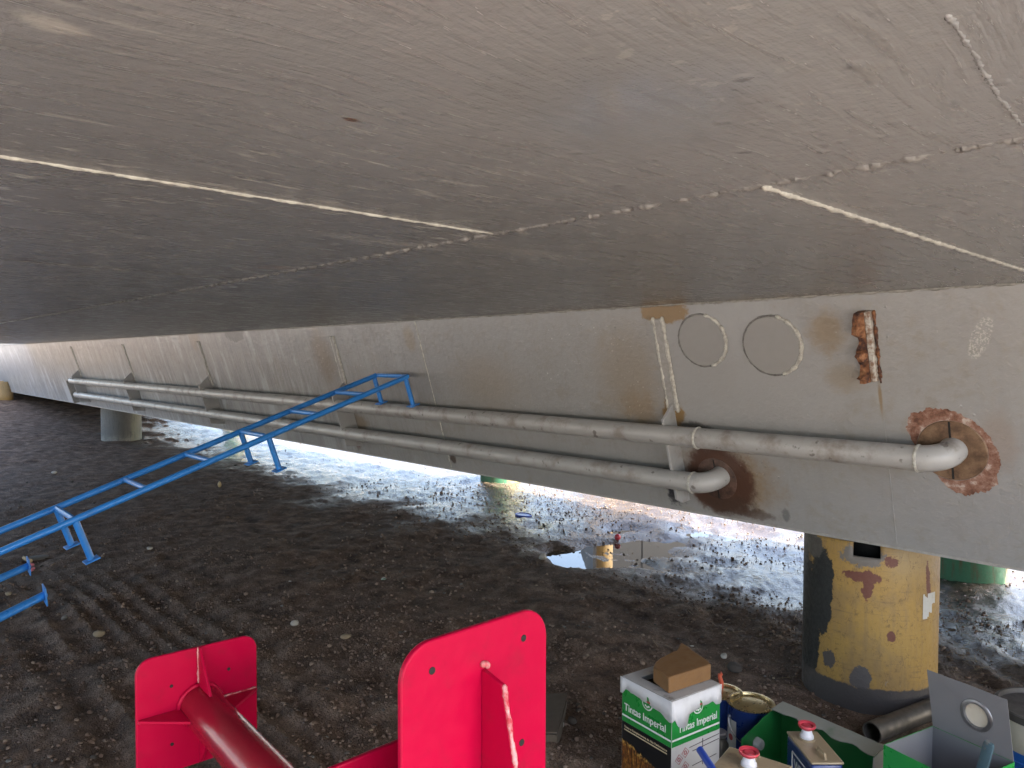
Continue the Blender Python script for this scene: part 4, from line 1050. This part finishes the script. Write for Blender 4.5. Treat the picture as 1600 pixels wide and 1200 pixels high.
obj('hole_cap', MB().lathe([(1e-4, -.002), (rh * .5, -.003), (rh - .0035, -.001), (rh - .0035, -.006)], lc, ln_, 36), m_paint('cream_plastic', (.66, .60, .48), .45, .12, .2, 40, (.45, .36, .24), .5), lo)
# paint brush standing in the open can
bt_ = D(1546, 1160, 1.985); bb = H00 + hx * Ls * .62 + hy * Ls * .55 + UP * (g0 + .02)
br = thing('paint_brush', 'paint smeared brush handle standing in the open green can', 'brush', bb)
dd = (bt_ - bb).normalized(); sdv = dd.cross(ln_).normalized(); nv2 = sdv.cross(dd)
wd = .013; pts = []
for (h_, w_) in ((0, .016), (.1, .016), (.16, .011), (.24, .012), (.30, .013), ((bt_ - bb).length - .006, .0125), ((bt_ - bb).length, .010)): pts.append((h_, w_))
mb = MB()
for h_, w_ in pts:
    for (a_, b_) in ((-1, -.6), (-.6, -1), (.6, -1), (1, -.6), (1, .6), (.6, 1), (-.6, 1), (-1, .6)): mb.v.append(bb + dd * h_ + sdv * w_ * a_ + nv2 * w_ * .55 * b_)
for i in range(len(pts) - 1):
    for j in range(8): mb.f.append([i * 8 + j, i * 8 + (j + 1) % 8, i * 8 + 8 + (j + 1) % 8, i * 8 + 8 + j])
mb.f += [list(range(8)), [len(pts) * 8 - 8 + i for i in range(8)]]
obj('handle', mb, M['brush'], br)
obj('bristles', MB().box(bb - sdv * .024 - nv2 * .008 - dd * .05, sdv * .048, nv2 * .016, dd * .06), M['wood'], br, bevel=.003)

# --- steel pipe offcut on the soil
a_ = G(1362, 1142, .04); b_ = G(1475, 1097, .04); gp = gz((a_.x + b_.x) / 2, (a_.y + b_.y) / 2); rp = .040
a_.z = gp + rp; b_.z = gp + rp; d_ = (b_ - a_).normalized(); u_ = d_.orthogonal()
po = thing('pipe_offcut', 'short dark steel pipe lying on the soil at the foot of the yellow post', 'pipe', (a_ + b_) / 2 - UP * rp)
b_ = a_ + d_ * .62
obj('pipe_shell', MB().tube([a_, b_], rp, 32, cap=False).lathe([(rp, 0), (rp - .005, 0), (rp - .005, .4)], a_, d_, 32), M['steel_dark'], po)

# --- blue and white bucket at the right edge
cB = G(1640, 1105, .33); cB.z = 0; gB = gz(cB.x, cB.y); Rb = .15
bu = thing('paint_bucket', 'round blue bucket with a cream band at the right edge behind the open can', 'bucket', (cB.x, cB.y, gB))
obj('bucket_wall', MB().lathe([(Rb - .02, gB), (Rb - .002, .20), (Rb - .001, .205)], cB, UP, 56), M['can_blue_mid'], bu)
obj('cream_band', MB().lathe([(Rb - .001, .205), (Rb + .001, .21), (Rb + .001, .298), (Rb - .001, .30)], cB, UP, 56), m_paint('cream_band_paint', (.55, .50, .40), .5, .15, .1, 20, (.40, .34, .24), .5), bu)
obj('bucket_rim', MB().lathe([(Rb - .001, .30), (Rb + .005, .303), (Rb + .006, .325), (Rb + .002, .33), (Rb - .006, .33), (Rb - .008, .315), (1e-4, .312)], cB, UP, 56), M['steel_dark'], bu)
st_ = MB()
for z_ in (.10, .125, .15, .17): st_.lathe([(Rb - .02 + .018 * (z_ / .2) + .002, z_), (Rb - .02 + .018 * (z_ / .2) + .0035, z_ + .003), (Rb - .02 + .018 * (z_ / .2) + .002, z_ + .006)], cB, UP, 56)
obj('moulded_rings', st_, M['can_blue_mid'], bu)

# --- glass jar between the cans
cj = G(1124, 1165, .06); cj.z = 0; gj = gz(cj.x, cj.y)
jr = thing('glass_jar', 'small grimy glass jar on the soil between the tall can and the blue tins', 'jar', (cj.x, cj.y, gj))
obj('jar_body', MB().lathe([(1e-4, gj), (.030, gj), (.033, .02), (.033, .07), (.024, .085), (.024, .098)], cj, UP, 28), m_paint('grimy_glass', (.14, .13, .11), .08, .2, .0, 20), jr)
obj('jar_cap', MB().lathe([(.026, .098), (.027, .10), (.027, .112), (.024, .115), (1e-4, .115)], cj, UP, 28), M['steel'], jr)

# ------------------------------------------------------------------ loose stones and litter that can be pointed at
def stone(px, py, w_px, flat, mat, label, seed, name='stone', cat='stone', sink=.3, z=None, group=None):
    p = G(px, py, 0); z_ = gz(p.x, p.y); p = G(px, py, z_); zd = (p - CAM).dot(CF); w = w_px * zd / F * .5
    mb = MB().rock((p.x, p.y, z_ + w * flat * (1 - sink)), w, w * .75, w * flat, seed, 2)
    return tag(obj(name, mb, mat, None, at=(p.x, p.y, z_)), label, cat, group)
SG = 'loose stones on the soil'
stone(85, 740, 9, .6, M['stone_pale'], 'small white stone on dark soil at the far left, above the long ladder', 1, group=SG)
stone(234, 859, 13, .55, M['stone_pale'], 'pale oblong pebble on dark soil, right of the long ladder\'s nearest legs', 2, group=SG)
stone(460, 977, 16, .6, M['stone_pale'], 'round white stone on the rutted soil above the square red plate', 3, group=SG)
stone(541, 997, 20, .4, M['stone_tan'], 'flat tan stone on the ruts, left of the tall red plate', 4, group=SG)
stone(155, 994, 20, .6, M['stone_tan'], 'tan stone on the soil at the left, upper left of the square red plate', 5, group=SG)
stone(101, 968, 11, .7, M['stone_grey'], 'small grey stone just right of the second ladder\'s ends', 6, group=SG)
stone(848, 874, 18, .65, M['stone_pale'], 'jagged white stone at the near edge of the puddle', 7, sink=.2, group=SG)
stone(1132, 1028, 14, .7, M['stone_pale'], 'small pale stone on the soil behind the tall square can', 8, group=SG)
stone(1147, 1048, 30, .55, M['stone_dark'], 'dark brown rock behind the blue tins', 9, group=SG)
stone(874, 1137, 18, .75, M['stone_pale'], 'round white stone beside the tall red plate\'s right edge', 10, sink=.2, group=SG)
stone(895, 1130, 20, .6, M['stone_dark'], 'dark stone touching the round white one beside the tall red plate', 12, group=SG)
stone(57, 873, 44, .12, M['stone_grey'], 'flat grey slab on the soil under the long ladder\'s nearest legs', 13, group=SG)
stone(13, 930, 12, .6, M['stone_tan'], 'dull tan stone by the left edge between the second ladder\'s rails', 14, group=SG)
stone(601, 905, 0.1, .5, M['stone_grey'], 'x', 15) if False else None
stone(599, 906, 12, .3, M['glass_shard'], 'pale green glass shard on dark soil left of the puddle', 16, 'glass_shard', 'glass', group=None)
stone(343, 762, 7, 1.6, M['wood'], 'upright chip of pale wood on dark soil beneath the long ladder', 17, 'wood_chip', 'wood', sink=.1)
# blue lid
p = G(818, 805, 0); z_ = gz(p.x, p.y); p = G(818, 805, z_ + .01); w = 13 * (p - CAM).dot(CF) / F
tag(obj('blue_disc', MB().lathe([(w, -.01), (w * 1.02, .010), (w * .94, .014), (w * .90, .008), (1e-4, .008)], (p.x, p.y, z_ + .006), (.05, .03, 1), 28), M['plastic_blue'], None, at=(p.x, p.y, z_)), 'flat blue plastic lid on the soil beyond the puddle\'s left end', 'lid')
# red float
p = G(965, 846, WATER_Z); w = 5 * (p - CAM).dot(CF) / F
tag(obj('plastic_ball', MB().lathe([(1e-4, -w)] + [(w * math.cos(a), w * math.sin(a)) for a in np.linspace(-1.4, 1.4, 14)] + [(1e-4, w)], (p.x, p.y, max(WATER_Z, gz(p.x, p.y)) + w * .8), UP, 20), M['cap_red'], None, at=(p.x, p.y, WATER_Z)), 'small red ball standing in the puddle', 'ball')
# pink rag with a stick
p = G(48, 886, 0); z_ = gz(p.x, p.y); p = G(48, 886, z_); zd = (p - CAM).dot(CF)
mb = MB()
for (dx0, dy0, s) in ((0, 0, 7), (-5, 4, 5), (4, 5, 4), (1, 8, 4)): q = G(48 + dx0, 886 + dy0, z_); mb.rock((q.x, q.y, z_ + .012), s * zd / F, s * .7 * zd / F, s * .6 * zd / F, dx0 + 40, 2, .45)
tag(obj('cloth_rag', mb, M['pink'], None, at=(p.x, p.y, z_)), 'crumpled pink rag on the soil at the ends of the second ladder', 'rag')
a_ = G(37, 871, z_ + .02); b_ = G(48, 877, z_ + .01); a_.z = z_ + .018; b_.z = z_ + .012
tag(obj('wood_stick', MB().tube([a_, b_], [.012, .014], 8), M['wood'], None, at=a_), 'short pale stick next to the pink rag', 'stick')
# brown cardboard scrap by the red plate
z_ = gz(*G(866, 1115).xy); pts = [G(x, y, z_ + .02) for x, y in ((838, 1090), (886, 1096), (878, 1128), (870, 1150), (836, 1150))]
mb = MB().prism([Vector((q.x, q.y, z_ + .03 + .02 * (i in (1, 2)))) for i, q in enumerate(pts)], (0, 0, .006))
mb.prism([Vector((q.x, q.y, z_ - .03)) for q in pts], (0, 0, .055))
tag(obj('cardboard_scrap', mb, m_paint('soiled_cardboard', (.10, .075, .05), .85, .25, .4, 20), None, at=(pts[0].x, pts[0].y, z_)), 'soiled brown cardboard scrap behind the tall red plate', 'cardboard')

# ------------------------------------------------------------------ gravel and litter: one object each
def scatter(name, label, cat, n, smin, smax, mats, seed, zone, flat=.55, blades=False):
    rng = np.random.default_rng(seed)
    bm = bmesh.new(); bmesh.ops.create_icosphere(bm, subdivisions=1, radius=1); bv = np.array([v.co[:] for v in bm.verts]); bf = np.array([[v.index for v in f.verts] for f in bm.faces]); bm.free()
    if blades: bv = np.array([[-1, -.05, 0], [1, -.05, .06], [1, .05, .06], [-1, .05, 0], [0, 0, .12]]); bf = np.array([[0, 1, 4], [1, 2, 4], [2, 3, 4], [3, 0, 4]])
    x, y = zone(rng, n); n = len(x); z = height(x, y)
    s = smin * (smax / smin) ** (rng.random(n) ** 2.2)
    an = rng.random(n) * 6.283; ca, sa = np.cos(an), np.sin(an)
    sc = np.stack([s * rng.uniform(.8, 1.3, n), s * rng.uniform(.55, 1, n), s * flat * rng.uniform(.6, 1.3, n)], -1)
    v = bv[None] * sc[:, None, :] * rng.uniform(.75, 1.2, (n, len(bv), 1))
    vx = v[..., 0] * ca[:, None] - v[..., 1] * sa[:, None] + x[:, None]; vy = v[..., 0] * sa[:, None] + v[..., 1] * ca[:, None] + y[:, None]
    vz = v[..., 2] + (z + sc[:, 2] * .25)[:, None]
    co = np.stack([vx, vy, vz], -1).reshape(-1, 3)
    f = (bf[None] + (np.arange(n) * len(bv))[:, None, None]).reshape(-1, 3)
    me = bpy.data.meshes.new(name); me.vertices.add(len(co)); me.vertices.foreach_set('co', co.ravel()); me.loops.add(f.size); me.loops.foreach_set('vertex_index', f.ravel().astype(np.int32))
    me.polygons.add(len(f)); me.polygons.foreach_set('loop_start', (np.arange(len(f)) * 3).astype(np.int32))
    for m in mats: me.materials.append(m)
    me.polygons.foreach_set('material_index', np.repeat(rng.choice(len(mats), n, p=MATP[len(mats)]), len(bf)).astype(np.int32))
    me.update(calc_edges=True); me.validate()
    o = bpy.data.objects.new(name, me); COL.objects.link(o)
    return tag(o, label, cat, kind='stuff')
MATP = {1: [1.0], 2: [.78, .22], 4: [.80, .16, .03, .01]}
view = math.atan2(_yaw.y, _yaw.x)
def zone_all(rng, n):
    r = 1.4 * (15 / 1.4) ** rng.random(n); a = view + np.radians(rng.uniform(-40, 40, n)); x, y = r * np.cos(a), r * np.sin(a)
    k = (vnoise(x * .8, y * .8, 21) + .6 * vnoise(x * 2.5, y * 2.5, 22) + .5) > rng.random(n) * 1.0
    return x[k], y[k]
scatter('gravel', 'loose gravel and clods strewn over the dark soil', 'gravel', 6000, .004, .016, [M['stone_dark'], M['stone_grey'], M['stone_tan'], M['stone_pale']], 3, zone_all)
def zone_straw(rng, n):
    out = []
    for (px, py, sx, sy, k) in ((740, 768, .9, .5, .5), (1560, 1010, .5, .35, .3), (1420, 1030, .6, .4, .2)):
        p = G(px, py); m = int(n * k); out.append(np.stack([rng.normal(p.x, sx, m), rng.normal(p.y, sy, m)], -1))
    o = np.concatenate(out); return o[:, 0], o[:, 1]
scatter('dry_straw', 'dry straw litter scattered on the soil by the posts', 'straw', 2600, .012, .05, [M['straw']], 5, zone_straw, .5, True)

M['clod'] = m_paint('soil_clod', (.165, .110, .078), .95, .3, .5, 40); M['clod_light'] = m_paint('dry_soil_clod', (.25, .182, .135), .95, .3, .5, 40)
def zone_clod(rng, n):
    r = 1.5 * (9 / 1.5) ** rng.random(n); a = view + np.radians(rng.uniform(-38, 38, n)); x, y = r * np.cos(a), r * np.sin(a)
    k = (.9 * vnoise(x * 1.3, y * 1.3, 31) + .7 * vnoise(x * 5, y * 5, 32) + .45) > rng.random(n) * 1.0
    return x[k], y[k]
scatter('soil_clods', 'fine dark clods and crumbs of soil covering the ground', 'soil clods', 75000, .003, .013, [M['clod'], M['clod_light']], 8, zone_clod, .8)
